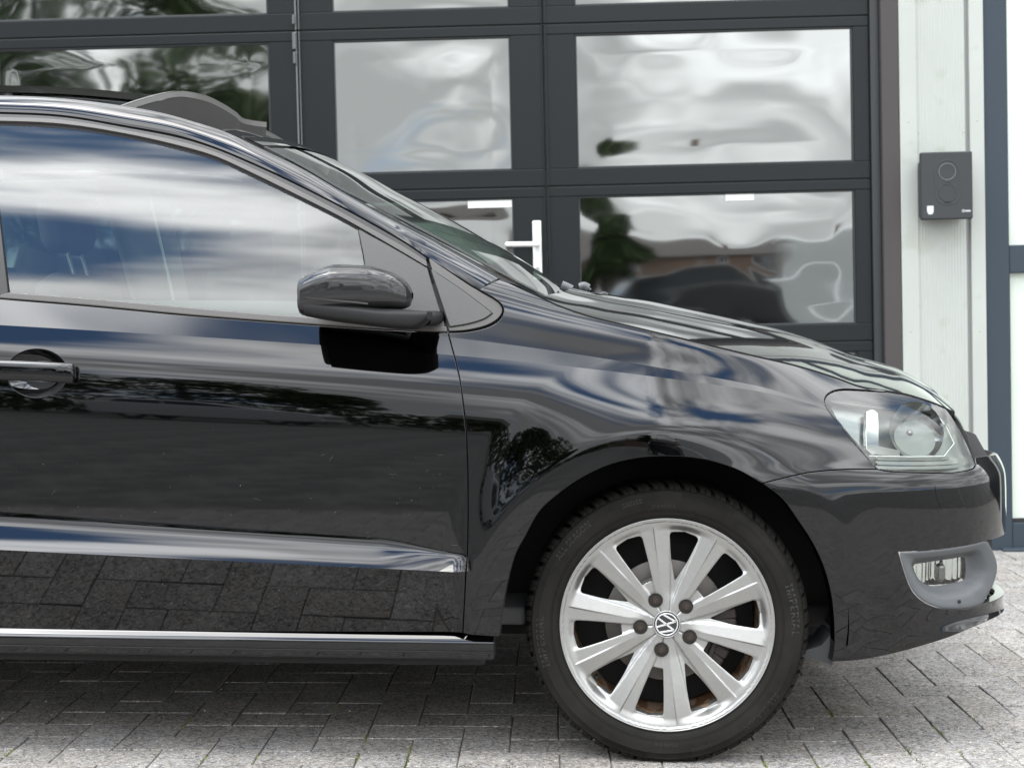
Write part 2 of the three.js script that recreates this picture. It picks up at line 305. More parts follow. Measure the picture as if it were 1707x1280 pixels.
{
  const b = onBuilding('workshop_building', 'white steel clad workshop building with dark garage door', 'building');
  // cladding: micro-ribbed steel panels, corner trims and groove
  const ribs = (x0, x1, y0, y1) => {
    const sh = new THREE.Shape(), n = Math.round((x1 - x0) / 0.012); sh.moveTo(x0 - 1.876, -0.06);
    sh.lineTo(x0 - 1.876, 0);
    for (let i = 0; i < n; i++) { const a = x0 - 1.876 + (x1 - x0) * i / n, s = (x1 - x0) / n; sh.lineTo(a + s * 0.62, 0); sh.lineTo(a + s * 0.72, -0.0011); sh.lineTo(a + s * 0.9, -0.0011); sh.lineTo(a + s, 0); }
    sh.lineTo(x1 - 1.876, -0.06);
    const g = new THREE.ExtrudeGeometry(sh, { depth: y1 - y0, bevelEnabled: false }); g.rotateX(-Math.PI / 2); g.scale(1, 1, -1); g.translate(0, y0, 0);
    const ix = g.index; const p = g.attributes.position, u = g.attributes.uv; for (let i = 0; i < p.count; i++) u.setXY(i, p.getX(i), p.getY(i));
    for (let i = 0; i < p.count; i += 3) { for (const at of [p, u]) { const sz = at.itemSize, a = at.array; for (let c = 0; c < sz; c++) { const t = a[(i + 1) * sz + c]; a[(i + 1) * sz + c] = a[(i + 2) * sz + c]; a[(i + 2) * sz + c] = t; } } }
    g.computeVertexNormals(); return g;
  };
  const uvm = g => { const p = g.attributes.position, u = g.attributes.uv; for (let i = 0; i < p.count; i++) u.setXY(i, p.getX(i) + p.getZ(i), p.getY(i)); return g; };
  mesh('cladding_panel', ribs(1.533, 1.728, -0.1, 4.4), white, b);
  mesh('corner_trim', uvm(merge([bx(1.465, 1.535, -0.1, 4.4, -0.08, 0.006, 0.003), bx(1.465, 1.472, -0.1, 4.4, -0.14, -0.0795)])), white, b);
  mesh('corner_trim', uvm(bx(1.745, 1.803, -0.1, 4.4, -0.06, 0.006, 0.003)), white, b);
  mesh('panel_groove', bx(1.726, 1.747, -0.1, 4.4, -0.06, -0.018), std({ color: lin(0.35), roughness: 0.6 }), b);
  mesh('wall_panel', uvm(bx(-7.5, -2.47, -0.2, 4.4, -0.14, -0.005)), white, b);
  mesh('wall_panel', uvm(bx(4.1, 4.6, -0.1, 4.4, -0.14, -0.005)), white, b); mesh('added_dark_front', bx(4.601, 9.5, -0.1, 4.4, -0.14, -0.03), alu, b);  // unseen dark front added to darken what the bumper edge mirrors
  mesh('wall_panel', uvm(bx(-2.469, 1.464, 3.52, 4.4, -0.14, -0.005)), white, b);
  mesh('wall_panel', uvm(bx(1.804, 4.099, 3.0, 4.4, -0.14, -0.005)), white, b);
  mesh('roof_edge', bx(-7.6, 9.6, 4.401, 4.62, -0.3, 0.16, 0.01), aluBlue, b);
  mesh('roof', bx(-7.5, 9.5, 4.3, 4.4, -8, -0.301, 0.01), aluBlue, b);
  mesh('back_wall', bx(-7.5, 9.5, -0.2, 4.29, -8, -7.8, 0.01), white, b);
  for (const sc of [[1.499, 1.745], [1.775, 1.742], [1.499, 0.9], [1.775, 0.895], [1.54, 1.70], [1.722, 1.70]]) { const [x, y] = sc, g = new THREE.SphereGeometry(0.004, 8, 4); g.scale(1, 1, 0.5); g.translate(x - 1.876, y, 0.006 - (x > 1.52 && x < 1.74 ? 0.006 : 0)); mesh('screw', g, white, b); }
  mesh('door_post', merge([bx(1.393, 1.464, -0.1, 3.519, -0.10, 0.004, 0.004), bx(-2.469, -2.40, -0.2, 3.519, -0.10, 0.004, 0.004), bx(-2.399, 1.392, 3.45, 3.519, -0.10, 0.004, 0.004)]), phy({ color: lin(0.058, 0.053, 0.051), roughness: 0.5, specularIntensity: 0.5 }), b);
}
{
  // sectional door with a wicket door in its middle bay
  const d = onBuilding('garage_door', 'dark grey sectional garage door with mirrored wavy panes and wicket door', 'garage door');
  const zf = -0.05, rows = [[0.205, 0.865], [0.865, 1.525], [1.525, 2.185], [2.185, 2.845], [2.845, 3.45]];
  const pane = phy({ color: lin(0.27, 0.28, 0.275), metalness: 1, roughness: 0.035 });
  const bays = [[-2.22, -1.092], [-0.829, -0.102], [0.163, 1.291]];
  const paneGeo = (x0, x1, y0, y1, s) => {
    const w = x1 - x0, h = y1 - y0, g = new THREE.PlaneGeometry(w, h, 90, 60), p = g.attributes.position;
    for (let i = 0; i < p.count; i++) {
      const a = p.getX(i) / w + 0.5, c = p.getY(i) / h + 0.5, e = Math.min(1, 12 * Math.min(a, 1 - a) * w) * Math.min(1, 12 * Math.min(c, 1 - c) * h);
      let z = 0.0036 * Math.sin(Math.PI * a) * Math.sin(Math.PI * c) * (0.6 + 0.8 * hash(s, 1, 1));
      z += e * 0.0048 * (fbm(a * w * 2.6 + s * 7.3, c * h * 3.4 + s * 3.1, 0.5, 1) - 0.5) + e * 0.0016 * (fbm(a * w * 6 + s * 3.3, c * h * 8 + s * 9.1, 2.5, 1) - 0.5);
      p.setZ(i, z);
    }
    g.computeVertexNormals(); g.translate((x0 + x1) / 2 - 1.876, (y0 + y1) / 2, zf - 0.017); return g;
  };
  rows.forEach(([y0, y1], r) => {
    const g = 0.0025, t0 = y0 + g, t1 = y1 - g, py0 = y0 + 0.072, py1 = y1 - 0.042;
    for (const [x0, x1] of [[-2.29, -0.9675], [-0.9645, 0.0315], [0.0345, 1.356]]) {
      mesh('rail', bx(x0, x1, t0, py0, zf - 0.04, zf, 0.003), alu, d);
      mesh('rail', bx(x0, x1, py1, t1, zf - 0.04, zf, 0.003), alu, d);
    }
    for (const [x0, x1] of [[-2.29, -2.22], [-1.092, -0.9675], [-0.9645, -0.829], [-0.102, 0.0315], [0.0345, 0.163], [1.291, 1.356]]) mesh('stile', bx(x0, x1, py0, py1, zf - 0.04, zf - 0.0015, 0.003), alu, d);
    bays.forEach(([x0, x1], k) => {
      mesh('pane', paneGeo(x0, x1, py0, py1, r * 3 + k + 2), pane, d);
      const q = 0.007; mesh('glazing_bead', merge([bx(x0, x1, py0, py0 + q, zf - 0.03, zf - 0.006), bx(x0, x1, py1 - q, py1, zf - 0.03, zf - 0.006), bx(x0, x0 + q, py0 + q, py1 - q, zf - 0.03, zf - 0.006), bx(x1 - q, x1, py0 + q, py1 - q, zf - 0.03, zf - 0.006)]), aluDark, d);
    });
    // wicket hinges and edge strips
    mesh('edge_strip', merge([bx(-0.981, -0.974, t0, t1, zf, zf + 0.008), bx(-0.966, -0.9625, t0 + 0.001, t1 - 0.001, zf, zf + 0.012)]), std({ color: lin(0.13, 0.135, 0.135), roughness: 0.35 }), d);
    mesh('hinge', merge([bx(-0.992, -0.976, t1 - 0.075, t1 - 0.005, zf + 0.0002, zf + 0.018, 0.004), bx(-0.99, -0.979, t1 - 0.135, t1 - 0.085, zf + 0.0002, zf + 0.022, 0.005), bx(-0.99, -0.979, t0 + 0.02, t0 + 0.06, zf + 0.0002, zf + 0.022, 0.005)]), std({ color: lin(0.10, 0.105, 0.105), roughness: 0.35 }), d);
    mesh('edge_strip', merge([bx(0.0225, 0.0285, t0, t1, zf, zf + 0.004), bx(0.037, 0.046, t0, t1, zf, zf + 0.006)]), alu, d);
    mesh('joint_seal', bx(-2.29, 1.356, y1 - 0.004, y1 + 0.004, zf - 0.035, zf - 0.006), rubber, d);
  });
  mesh('bottom_rail', bx(-2.29, 1.356, -0.12, 0.2, zf - 0.04, zf, 0.003), alu, d);
  mesh('side_guide', merge([bx(1.357, 1.392, -0.1, 3.449, -0.14, -0.03), bx(-2.399, -2.291, -0.2, 3.449, -0.14, -0.03)]), aluDark, d);
  const hw = std({ color: lin(0.82, 0.83, 0.81), roughness: 0.3 });
  const X = x => x - 1.876;
  { const g = new RoundedBoxGeometry(0.036, 0.242, 0.012, 4, 0.006); const p = g.attributes.position; const m = mesh('handle_plate', g, hw, d); m.position.set(X(-0.009), 1.266, zf + 0.006);
    mesh('lever', merge([(() => { const t = tube([[X(-0.009), 1.288, zf + 0.01], [X(-0.009), 1.288, zf + 0.045], [X(-0.02), 1.2885, zf + 0.054], [X(-0.06), 1.289, zf + 0.056], [X(-0.13), 1.290, zf + 0.055]], 0.0105, 24, 12); return t; })(), (() => { const s = new THREE.SphereGeometry(0.0105, 12, 8); s.translate(X(-0.13), 1.290, zf + 0.055); return s; })()]), hw, d);
    const k = cyl(0.0085, 0.0085, 0.016, 16); k.rotateX(Math.PI / 2); k.translate(X(-0.009), 1.19, zf + 0.014); mesh('lock_cylinder', k, std({ color: lin(0.5), metalness: 1, roughness: 0.35 }), d); }
  // stickers on the panes
  const paper = std({ color: lin(0.74, 0.74, 0.72), roughness: 0.7 });
  for (const [x0, x1, y0, y1] of [[-0.29, -0.108, 1.446, 1.478], [0.765, 0.882, 1.450, 1.476]]) mesh('sticker', bx(x0, x1, y0, y1, zf - 0.012, zf - 0.0095, 0.0005), paper, d);
}
{
  const d = onBuilding('entrance_door', 'blue grey aluminium glazed entrance door beside the white cladding', 'door');
  const dim = phy({ color: lin(0.05, 0.06, 0.06), roughness: 0.05, clearcoat: 1 }), glass = phy({ color: lin(0.60, 0.66, 0.58), roughness: 0.12, metalness: 0, clearcoat: 1, clearcoatRoughness: 0.03 });  // dim: out-of-view panes coloured dark to tone down the bumper edge reflection
  const z = -0.02;
  mesh('frame_post', bx(1.804, 1.902, -0.02, 2.999, -0.1, z + 0.012, 0.004), aluBlue, d);
  mesh('frame_post', bx(3.9, 4.098, -0.02, 2.999, -0.1, z + 0.012, 0.004), aluBlue, d);
  mesh('bottom_rail', bx(1.9025, 3.8995, -0.02, 0.112, -0.09, z + 0.008, 0.004), aluBlue, d);
  mesh('sill', bx(1.85, 3.95, -0.02, 0.012, z + 0.0125, z + 0.06, 0.004), aluBlue, d);
  mesh('transom', bx(1.9025, 3.8995, 1.127, 1.24, -0.09, z + 0.008, 0.004), aluBlue, d);
  mesh('transom', bx(1.9025, 3.8995, 2.4, 2.5, -0.09, z + 0.008, 0.004), aluBlue, d);
  mesh('mullion', bx(2.85, 2.95, 0.1125, 1.1265, -0.09, z + 0.006, 0.004), aluBlue, d);
  mesh('mullion', bx(2.85, 2.95, 1.2405, 2.3995, -0.09, z + 0.006, 0.004), aluBlue, d);
  for (const [x0, x1] of [[1.9025, 2.85], [2.95, 3.8995]]) for (const [y0, y1] of [[0.1125, 1.1265], [1.2405, 2.3995], [2.5005, 2.998]]) {
    const g = new THREE.PlaneGeometry(x1 - x0, y1 - y0, 30, 30), p = g.attributes.position; for (let i = 0; i < p.count; i++) p.setZ(i, 0.002 * (fbm(p.getX(i) * 3 + y0, p.getY(i) * 3, 1.5, 2) - 0.5)); g.computeVertexNormals(); g.translate((x0 + x1) / 2 - 1.876, (y0 + y1) / 2, z - 0.02); mesh('pane', g, x0 > 2.9 ? dim : glass, d);
  }
  mesh('pane_gasket', merge([bx(1.9025, 2.85, 0.1125, 0.128, z - 0.018, z - 0.004), bx(1.9025, 1.908, 0.1285, 1.1265, z - 0.018, z - 0.004)]), rubber, d);
}
{
  // wall box charger
  const c = onBuilding('wall_charger', 'dark grey wall charger box with two round covers on white cladding', 'charger');
  const body = phy({ color: lin(0.040, 0.044, 0.046), roughness: 0.6, specularIntensity: 0.5 }), dk = std({ color: lin(0.04, 0.043, 0.044), roughness: 0.6 });
  const x0 = 1.522, x1 = 1.727, y0 = 1.343, y1 = 1.610, cx = (x0 + x1) / 2 - 1.876;
  mesh('housing', bx(x0, x1, y0, y1, 0.075, 0.104, 0.006), body, c);
  mesh('back_box', bx(x0 + 0.012, x1 - 0.014, y0 + 0.014, y1 - 0.03, 0.0065, 0.0745, 0.006), dk, c);
  const stad = (w, h, t, wd) => { const s = new THREE.Shape(), q = (k, sh) => { sh.absarc(0, h / 2 - w / 2 , k, 0, Math.PI); sh.absarc(0, -h / 2 + w / 2, k, Math.PI, 2 * Math.PI); }; q(w / 2, s); const hole = new THREE.Path(); q(w / 2 - wd, hole); s.holes.push(hole); const g = new THREE.ExtrudeGeometry(s, { depth: t, bevelEnabled: true, bevelSize: 0.0006, bevelThickness: 0.0006, bevelSegments: 1, curveSegments: 24 }); return g; };
  let g = stad(0.098, 0.178, 0.001, 0.0022); g.translate(cx + 0.002, 1.489, 0.104); mesh('cover_outline', g, dk, c);
  const ringAt = (y, r, wd, m, n) => { const t = new THREE.TorusGeometry(r, wd, 6, 40); t.translate(cx + 0.002, y, 0.1045); mesh(n, t, m, c); };
  ringAt(1.531, 0.0325, 0.0013, std({ color: lin(0.16, 0.165, 0.165), roughness: 0.4 }), 'status_ring'); ringAt(1.4475, 0.034, 0.0012, dk, 'socket_lid');
  mesh('lid_tab', bx(cx + 1.876 - 0.011, cx + 1.876 + 0.013, 1.409, 1.416, 0.1041, 0.107, 0.002), std({ color: lin(0.012), roughness: 0.5 }), c);
  mesh('hinge_bar', bx(cx + 1.876 - 0.013, cx + 1.876 + 0.017, 1.4895, 1.4935, 0.1041, 0.1056, 0.001), dk, c);
  const st = std({ color: lin(0.62, 0.64, 0.66), roughness: 0.6 });
  mesh('sticker', merge([bx(1.545, 1.570, 1.371, 1.397, 0.1042, 0.1048, 0.0003), bx(1.549, 1.567, 1.364, 1.3705, 0.1042, 0.1048, 0.0003)]), st, c);
  const lg = [new THREE.TorusGeometry(0.0042, 0.0012, 6, 20)]; lg[0].translate(1.688 - 1.876, 1.374, 0.1045);
  for (let k = 0; k < 5; k++) lg.push(box(0.0034, 0.0055 + 0.001 * (k % 2), 0.0006, 1.6965 - 1.876 + k * 0.0046, 1.3738, 0.1045, 0.0004));
  mesh('maker_mark', merge(lg), st, c);
}
// ------------------------------------------------------------------ across the forecourt: what the paint and the panes mirror
{
  const barkM = std({ color: lin(0.07, 0.055, 0.04), roughness: 0.95 });
  const leafM = [[0.045, 0.075, 0.022], [0.035, 0.06, 0.02], [0.06, 0.085, 0.028]].map(c => phy({ color: lin(...c), roughness: 0.8, side: THREE.DoubleSide }));
  const leaves = (n, blobs, size, s) => {
    seed = s; const pos = [], nor = [], uv = [];
    for (let k = 0; k < n; k++) {
      const b = blobs[Math.floor(rnd() * blobs.length)], th = rnd() * 6.283, c = 2 * rnd() - 1, r = Math.cbrt(0.35 + 0.65 * rnd()), q = Math.sqrt(1 - c * c);
      const p = V(b[0] + b[3] * r * q * Math.cos(th), b[1] + b[3] * 0.85 * r * c, b[2] + b[3] * r * q * Math.sin(th)), n1 = V(rnd() - 0.5, rnd() - 0.2, rnd() - 0.5).normalize(), t = V(rnd() - 0.5, rnd() - 0.5, rnd() - 0.5).cross(n1).normalize(), o = n1.clone().cross(t), z = size * (0.6 + 0.8 * rnd());
      const A = p.clone().addScaledVector(t, z), B = p.clone().addScaledVector(o, z * 0.5), C = p.clone().addScaledVector(t, -z), D = p.clone().addScaledVector(o, -z * 0.5);
      for (const w of [A, B, C, A, C, D]) { pos.push(w.x, w.y, w.z); nor.push(n1.x, n1.y, n1.z); uv.push(0, 0); }
    }
    const g = new THREE.BufferGeometry(); g.setAttribute('position', new THREE.Float32BufferAttribute(pos, 3)); g.setAttribute('normal', new THREE.Float32BufferAttribute(nor, 3)); g.setAttribute('uv', new THREE.Float32BufferAttribute(uv, 2)); return g;
  };
  const tree = (x, z, h, w, s, label) => {
    const t = thing('broadleaf_tree', label, 'tree', [x, 0, z], 0, 'trees across the forecourt'); seed = s; const limbs = [tube([[0, -0.1, 0], [0.05, h * 0.25, 0.03], [-0.04, h * 0.55, 0], [0, h * 0.85, 0]], 0.14, 10, 8)], blobs = [];
    for (let k = 0; k < 11; k++) { const a = rnd() * 6.28, y = h * (0.32 + 0.55 * k / 10), r = w * (0.75 - 0.5 * Math.abs(k / 10 - 0.4)) * (0.6 + 0.5 * rnd()); const e = [Math.cos(a) * r, y + 0.3, Math.sin(a) * r]; limbs.push(tube([[0, y - 0.5, 0], [e[0] * 0.5, y, e[2] * 0.5], e], 0.04, 6, 5)); blobs.push([e[0], e[1], e[2], w * (0.42 + 0.25 * rnd())]); }
    blobs.push([0, h * 0.9, 0, w * 0.5]);
    mesh('trunk', merge(limbs), barkM, t); mesh('crown', leaves(4200, blobs, 0.19, s + 5), leafM[s % 3], t);
  };
  tree(-14.6, 33, 10.2, 3.4, 31, 'broad dark green tree over the end of the hedge'); tree(-10.9, 33.5, 9.6, 3.2, 42, 'dense green tree standing behind the silver car'); tree(-7.6, 35, 7.6, 2.0, 53, 'slim green tree beside the end of the brown roofs'); tree(-18.8, 34, 11.5, 3.8, 64, 'tallest tree, farthest along the hedge'); tree(1.2, 26, 4.4, 0.9, 75, 'small pointed tree in front of the brick houses');
  const hg = mesh('hedge', (() => { seed = 5; const bl = []; for (let x = -26; x < -1.5; x += 0.8) bl.push([x, 0.7, 30 + 0.15 * Math.sin(x * 3), 0.75], [x + 0.3, 1.6, 30, 0.7]); return leaves(9000, bl, 0.15, 15); })(), leafM[1], scene); tag(hg, 'long clipped dark green hedge along the forecourt edge', 'hedge');
  // terraced houses with brown tiled roofs
  const brick = std({ map: noiseTex(256, (i, j) => { const m = tfbm(i, j, 256, 16, 3, 8), r = (j % 8) < 1 || ((i + (Math.floor(j / 8) % 2) * 8) % 16) < 1; const s = r ? 0.6 : 0.42 + 0.2 * m; return r ? [s, s * 0.95, s * 0.88] : [s * 0.86, s * 0.68, s * 0.58]; }, true), roughness: 0.9 });
  const tile = std({ color: lin(0.058, 0.046, 0.040), roughness: 0.7 }), glassD = std({ color: lin(0.03, 0.035, 0.04), roughness: 0.1 }), frameW = std({ color: lin(0.7), roughness: 0.5 });
  const house = (x, w, label) => {
    const h = thing('terraced_house', label, 'house', [x, 0, 66], 0, 'terraced houses across the road'), e = 3.9, rd = 6.0, d = 8;
    const wall = mesh('wall', box(w - 0.02, e, d, 0, e / 2, d / 2, 0.01), brick, h);
    const sh = new THREE.Shape([[-0.5, 0], [d / 2, rd - e], [d + 0.5, 0], [d + 0.5, -0.12], [d / 2, rd - e - 0.14], [-0.5, -0.12]].map(p => new THREE.Vector2(...p))); const g = new THREE.ExtrudeGeometry(sh, { depth: w - 0.02, bevelEnabled: false }); g.rotateY(-Math.PI / 2); g.translate(w / 2 - 0.01, e + 0.1, 0); const roof = mesh('roof', g, tile, h);
    mesh('chimney', box(0.6, 1.3, 0.6, w * 0.3, rd + 0.2, d / 2, 0.02), brick, roof);
    for (const [cx, cy, ww, hh] of [[-w * 0.3, 1.5, 1.8, 1.4], [0, 1.5, 1.8, 1.4], [-w * 0.25, 3.25, 1.6, 0.9], [w * 0.22, 3.25, 1.2, 0.9]]) { const f = mesh('window', merge([box(ww, 0.08, 0.06, cx, cy + hh / 2, -0.02), box(ww, 0.08, 0.06, cx, cy - hh / 2, -0.02), box(0.08, hh, 0.06, cx - ww / 2, cy, -0.021), box(0.08, hh, 0.06, cx + ww / 2, cy, -0.021), box(0.06, hh, 0.06, cx, cy, -0.021)]), frameW, h); mesh('pane', box(ww, hh, 0.02, cx, cy, -0.005), glassD, f); }
    mesh('door', box(1.0, 2.1, 0.06, w * 0.25, 1.05, -0.031, 0.01), std({ color: lin(0.05, 0.09, 0.06), roughness: 0.4 }), h);
  };
  ['brick house with brown roof behind the slim tree', 'brick house with brown roof behind the small pointed tree', 'brick house with brown roof between two alike houses', 'brick house with brown roof behind the white van', 'brick house with brown roof at the end of the row'].forEach((l, k) => house(-4 + 9.2 * k, 9.2, l));
  // parked vehicles
  const vehicle = (name, label, cat, x, z, turn, col, low, cab, glassCut, L, W) => {
    const v = thing(name, label, cat, [x, 0, z], turn), m = phy({ color: lin(...col), metalness: 0.4, roughness: 0.35, clearcoat: 1, clearcoatRoughness: 0.05 });
    const ex = (pts, wd, bev) => { const s = new THREE.Shape(); s.moveTo(...pts[0]); s.splineThru(pts.slice(1).map(p => new THREE.Vector2(...p))); const g = new THREE.ExtrudeGeometry(s, { depth: wd - 2 * bev, bevelEnabled: true, bevelSize: bev, bevelThickness: bev, bevelSegments: 3, curveSegments: 40 }); g.translate(0, 0, -wd / 2 + bev); return g; };
    mesh('body', ex(low, W, 0.05), m, v); mesh('cabin', ex(cab, W - 0.16, 0.06), m, v);
    for (const s of [-1, 1]) for (const q of glassCut) { const sh = new THREE.Shape(q.map(p => new THREE.Vector2(...p))); const g = new THREE.ExtrudeGeometry(sh, { depth: 0.012, bevelEnabled: false }); g.translate(0, 0, s * (W / 2 - 0.075) - 0.006); mesh('side_window', g, glassD, v); }
    for (const u of [-L * 0.31, L * 0.31]) for (const s of [-1, 1]) { const t = new THREE.TorusGeometry(0.245, 0.075, 10, 28); t.scale(1, 1, 1.2); const w = new THREE.Group(); w.name = 'wheel'; w.position.set(u, 0.315, s * (W / 2 - 0.09)); v.add(w); mesh('tyre', t, rubber, w); const r = cyl(0.2, 0.2, 0.1, 20); r.rotateX(Math.PI / 2); mesh('rim', r, std({ color: lin(0.5), metalness: 0.8, roughness: 0.4 }), w); }
    mesh('headlight', box(0.06, 0.14, 0.3, L / 2 - 0.06, 0.72, W / 2 - 0.25, 0.02), clearLamp, v); mesh('headlight', box(0.06, 0.14, 0.3, L / 2 - 0.06, 0.72, -W / 2 + 0.25, 0.02), clearLamp, v);
  };
  const clearLamp = std({ color: lin(0.6), roughness: 0.2 });
  const suvLow = [[-2.15, 0.35], [-2.18, 0.7], [-2.1, 0.98], [0.7, 1.0], [1.6, 0.92], [2.12, 0.75], [2.18, 0.45], [2.05, 0.28], [0, 0.24], [-2.05, 0.28]], suvCab = [[-2.05, 0.95], [-1.85, 1.45], [-1.2, 1.58], [-0.1, 1.57], [0.45, 1.35], [1.0, 0.97], [0, 0.9]];
  vehicle('parked_car', 'silver hatchback parked beside the hedge', 'car', -7.8, 25, R(4), [0.42, 0.43, 0.44], suvLow, suvCab, [[[-1.75, 1.05], [-1.6, 1.42], [-0.75, 1.5], [-0.75, 1.04]], [[-0.68, 1.04], [-0.68, 1.5], [-0.1, 1.49], [0.3, 1.32], [0.72, 1.04]]], 4.3, 1.75);
  vehicle('parked_car', 'black estate car parked beside the white van', 'car', 3.2, 21, R(-6), [0.015, 0.015, 0.018], suvLow, suvCab, [[[-1.75, 1.05], [-1.6, 1.42], [-0.75, 1.5], [-0.75, 1.04]], [[-0.68, 1.04], [-0.68, 1.5], [-0.1, 1.49], [0.3, 1.32], [0.72, 1.04]]], 4.3, 1.75);
  vehicle('delivery_van', 'tall white delivery van parked across the forecourt', 'van', 6.6, 14.5, R(5), [0.72, 0.73, 0.72], [[-2.6, 0.4], [-2.65, 1.0], [-2.6, 1.25], [1.6, 1.25], [2.3, 1.1], [2.62, 0.9], [2.65, 0.5], [2.5, 0.32], [0, 0.28], [-2.5, 0.32]], [[-2.6, 1.2], [-2.62, 2.2], [-2.4, 2.4], [0.9, 2.4], [1.4, 2.2], [2.1, 1.25], [0, 1.15]], [[[0.75, 1.35], [0.75, 2.0], [1.3, 2.0], [1.75, 1.35]]], 5.3, 1.95);
}
// ------------------------------------------------------------------ the hatchback: own axes u forward (0 at the front axle), v up, w outwards (0 on the near flank)
const CAR_YAW = R(-2.0), WHEEL_V = 0.287, WHEEL_W = -0.035, WIDTH = 1.68;
const rayAt = (px, py) => V((px - 853.5) / 2563, -(py - 640) / 2563, -1).transformDirection(STATION.matrixWorld);
const car = thing('black_hatchback', 'black five door hatchback parked on grey paving before the garage door', 'car');
car.rotation.y = CAR_YAW;
{ const d = rayAt(1112, 1042), t = (WHEEL_V - STATION.position.y) / d.y, p = STATION.position.clone().addScaledVector(d, t); const o = V(0, WHEEL_V, WHEEL_W).applyAxisAngle(V(0, 1, 0), CAR_YAW); car.position.copy(p.sub(o)); car.position.y = 0; }
car.updateMatrixWorld(true);
const inv = STATION.matrixWorld.clone().invert().multiply(car.matrixWorld);
const toPx = p => { const q = p.clone().applyMatrix4(inv); return [853.5 + 2563 * q.x / -q.z, 640 - 2563 * q.y / -q.z]; };
const carCam = STATION.position.clone().applyMatrix4(car.matrixWorld.clone().invert());
const carRay = (px, py) => rayAt(px, py).applyAxisAngle(V(0, 1, 0), -CAR_YAW);
function trace(px, py, f, w = 0) {     // where the sight line through a point of the picture meets the surface
  const d = carRay(px, py), t = (w - carCam.z) / d.z; let s = carCam.x + d.x * t, v = carCam.y + d.y * t, e = 1e-4, best = [1e9, s, v];
  for (let k = 0; k < 30; k++) {
    const a = toPx(f(s, v)), r = [px - a[0], py - a[1]], er = Math.hypot(...r); if (er < best[0]) best = [er, s, v]; if (er < 0.02) break;
    const b = toPx(f(s + e, v)), c = toPx(f(s, v + e)), A = (b[0] - a[0]) / e, B = (c[0] - a[0]) / e, C = (b[1] - a[1]) / e, D = (c[1] - a[1]) / e, det = A * D - B * C;
    let ds = (D * r[0] - B * r[1]) / det, dv = (A * r[1] - C * r[0]) / det; const l = Math.max(1, Math.hypot(ds, dv) / 0.05); s += ds / l * 0.9; v += dv / l * 0.9;
  }
  
  return [best[1], best[2]];
}
// outlines: lists of strokes, each smoothed on its own; corners stay between strokes
const outline = (f, strokes, w) => strokes.flatMap(st => spline2(st.map(p => p.length === 3 ? [p[0], p[1]] : trace(p[0], p[1], f, w)), 5));

// ---- flank: plan line x cross-section
const planPts = [[-3.3, -0.16], [-2.9, -0.06], [-2.4, -0.015], [-1.7, 0], [-0.9, 0.002], [-0.35, 0.002], [0.0, 0], [0.2, -0.008], [0.37, -0.030], [0.51, -0.074], [0.615, -0.130], [0.702, -0.197], [0.762, -0.274], [0.793, -0.352], [0.805, -0.46], [0.809, -0.66], [0.810, -0.84]];
const planCurve = new THREE.CatmullRomCurve3(planPts.map(p => V(p[0], 0, p[1])), false, 'centripetal'); planCurve.arcLengthDivisions = 1200;
const PL = planCurve.getLength(), PN = 1600, planTab = [];
for (let i = 0; i <= PN; i++) { const p = planCurve.getPointAt(i / PN); planTab.push([p.x, p.z]); }
let s0 = 0; { let i = 0; while (planTab[i][0] < 0) i++; s0 = i / PN * PL; }        // s = 0 abeam of the front axle
const SMAX = PL - s0, smoothTab = planTab.map((p, i) => { let a = 0, b = 0, n = 0; for (let k = -14; k <= 14; k++) { const q = planTab[clamp(i + k, 0, PN)]; const wt = 1; a += q[0] * wt; b += q[1] * wt; n += wt; } return i < 14 || i > PN - 14 ? p : [a / n, b / n]; });
function plan(s) { const q = clamp((s + s0) / PL * PN, 0, PN - 1e-6), i = Math.floor(q), t = q - i, a = smoothTab[Math.max(0, i - 1)], b = smoothTab[i], c = smoothTab[i + 1], d = smoothTab[Math.min(PN, i + 2)]; const cr = k => { const p0 = a[k], p1 = b[k], p2 = c[k], p3 = d[k]; return p1 + 0.5 * t * (p2 - p0 + t * (2 * p0 - 5 * p1 + 4 * p2 - p3 + t * (3 * (p1 - p2) + p3 - p0))); }; return [cr(0), cr(1)]; }
function planN(s) { const a = plan(s - 0.004), b = plan(s + 0.004), x = b[0] - a[0], z = b[1] - a[1], l = Math.hypot(x, z); return [-z / l, x / l]; }
const creaseV = curve1([[-3.2, 1.0], [-1.42, 0.911], [-0.44, 0.847], [0.17, 0.776], [0.5, 0.70], [1.4, 0.62]]);        // shoulder line
const bandB = curve1([[-3, 0.06], [-1.0, 0.05], [-0.44, 0.036], [0.18, 0.011], [0.42, 0.002], [1.4, 0.001]]);
const tiltLow = curve1([[-0.9, -2.5], [-0.6, -1], [-0.42, 0.1], [-0.25, 0.2], [-0.18, 0.8], [-0.145, 1.6], [-0.115, 4.4], [-0.092, 8], [-0.07, 12.5], [-0.048, 17], [-0.025, 19.5], [0, 20.5]]);
const lowT = integral(d => -Math.tan(R(tiltLow(d))), -0.95, 0.001, 0);
const TB = -Math.tan(R(25));
const tiltTop = curve1([[0, 15], [0.03, 14], [0.06, 17], [0.085, 27], [0.105, 45], [0.125, 62], [0.16, 74], [0.3, 80]]);
const topT = integral(d => -Math.tan(R(tiltTop(d))), 0, 0.3, 0);
const topScale = curve1([[-3, 1.35], [-0.5, 1.35], [-0.2, 0.95], [0.0, 0.78], [0.2, 0.72], [0.5, 0.75], [1.4, 0.8]]);
const flareLo = curve1([[-1.42, 0.4485], [-0.43, 0.408]]), flareTop = curve1([[-1.42, 0.524], [-0.43, 0.464]]), flareHi = u => flareTop(u) - 0.020 * sstep(-0.60, -0.42, u);
const flareTilt = curve1([[0, 30], [0.2, 27], [0.45, 24], [0.7, 20.5], [0.86, 14], [0.95, 5], [1, 0]]);
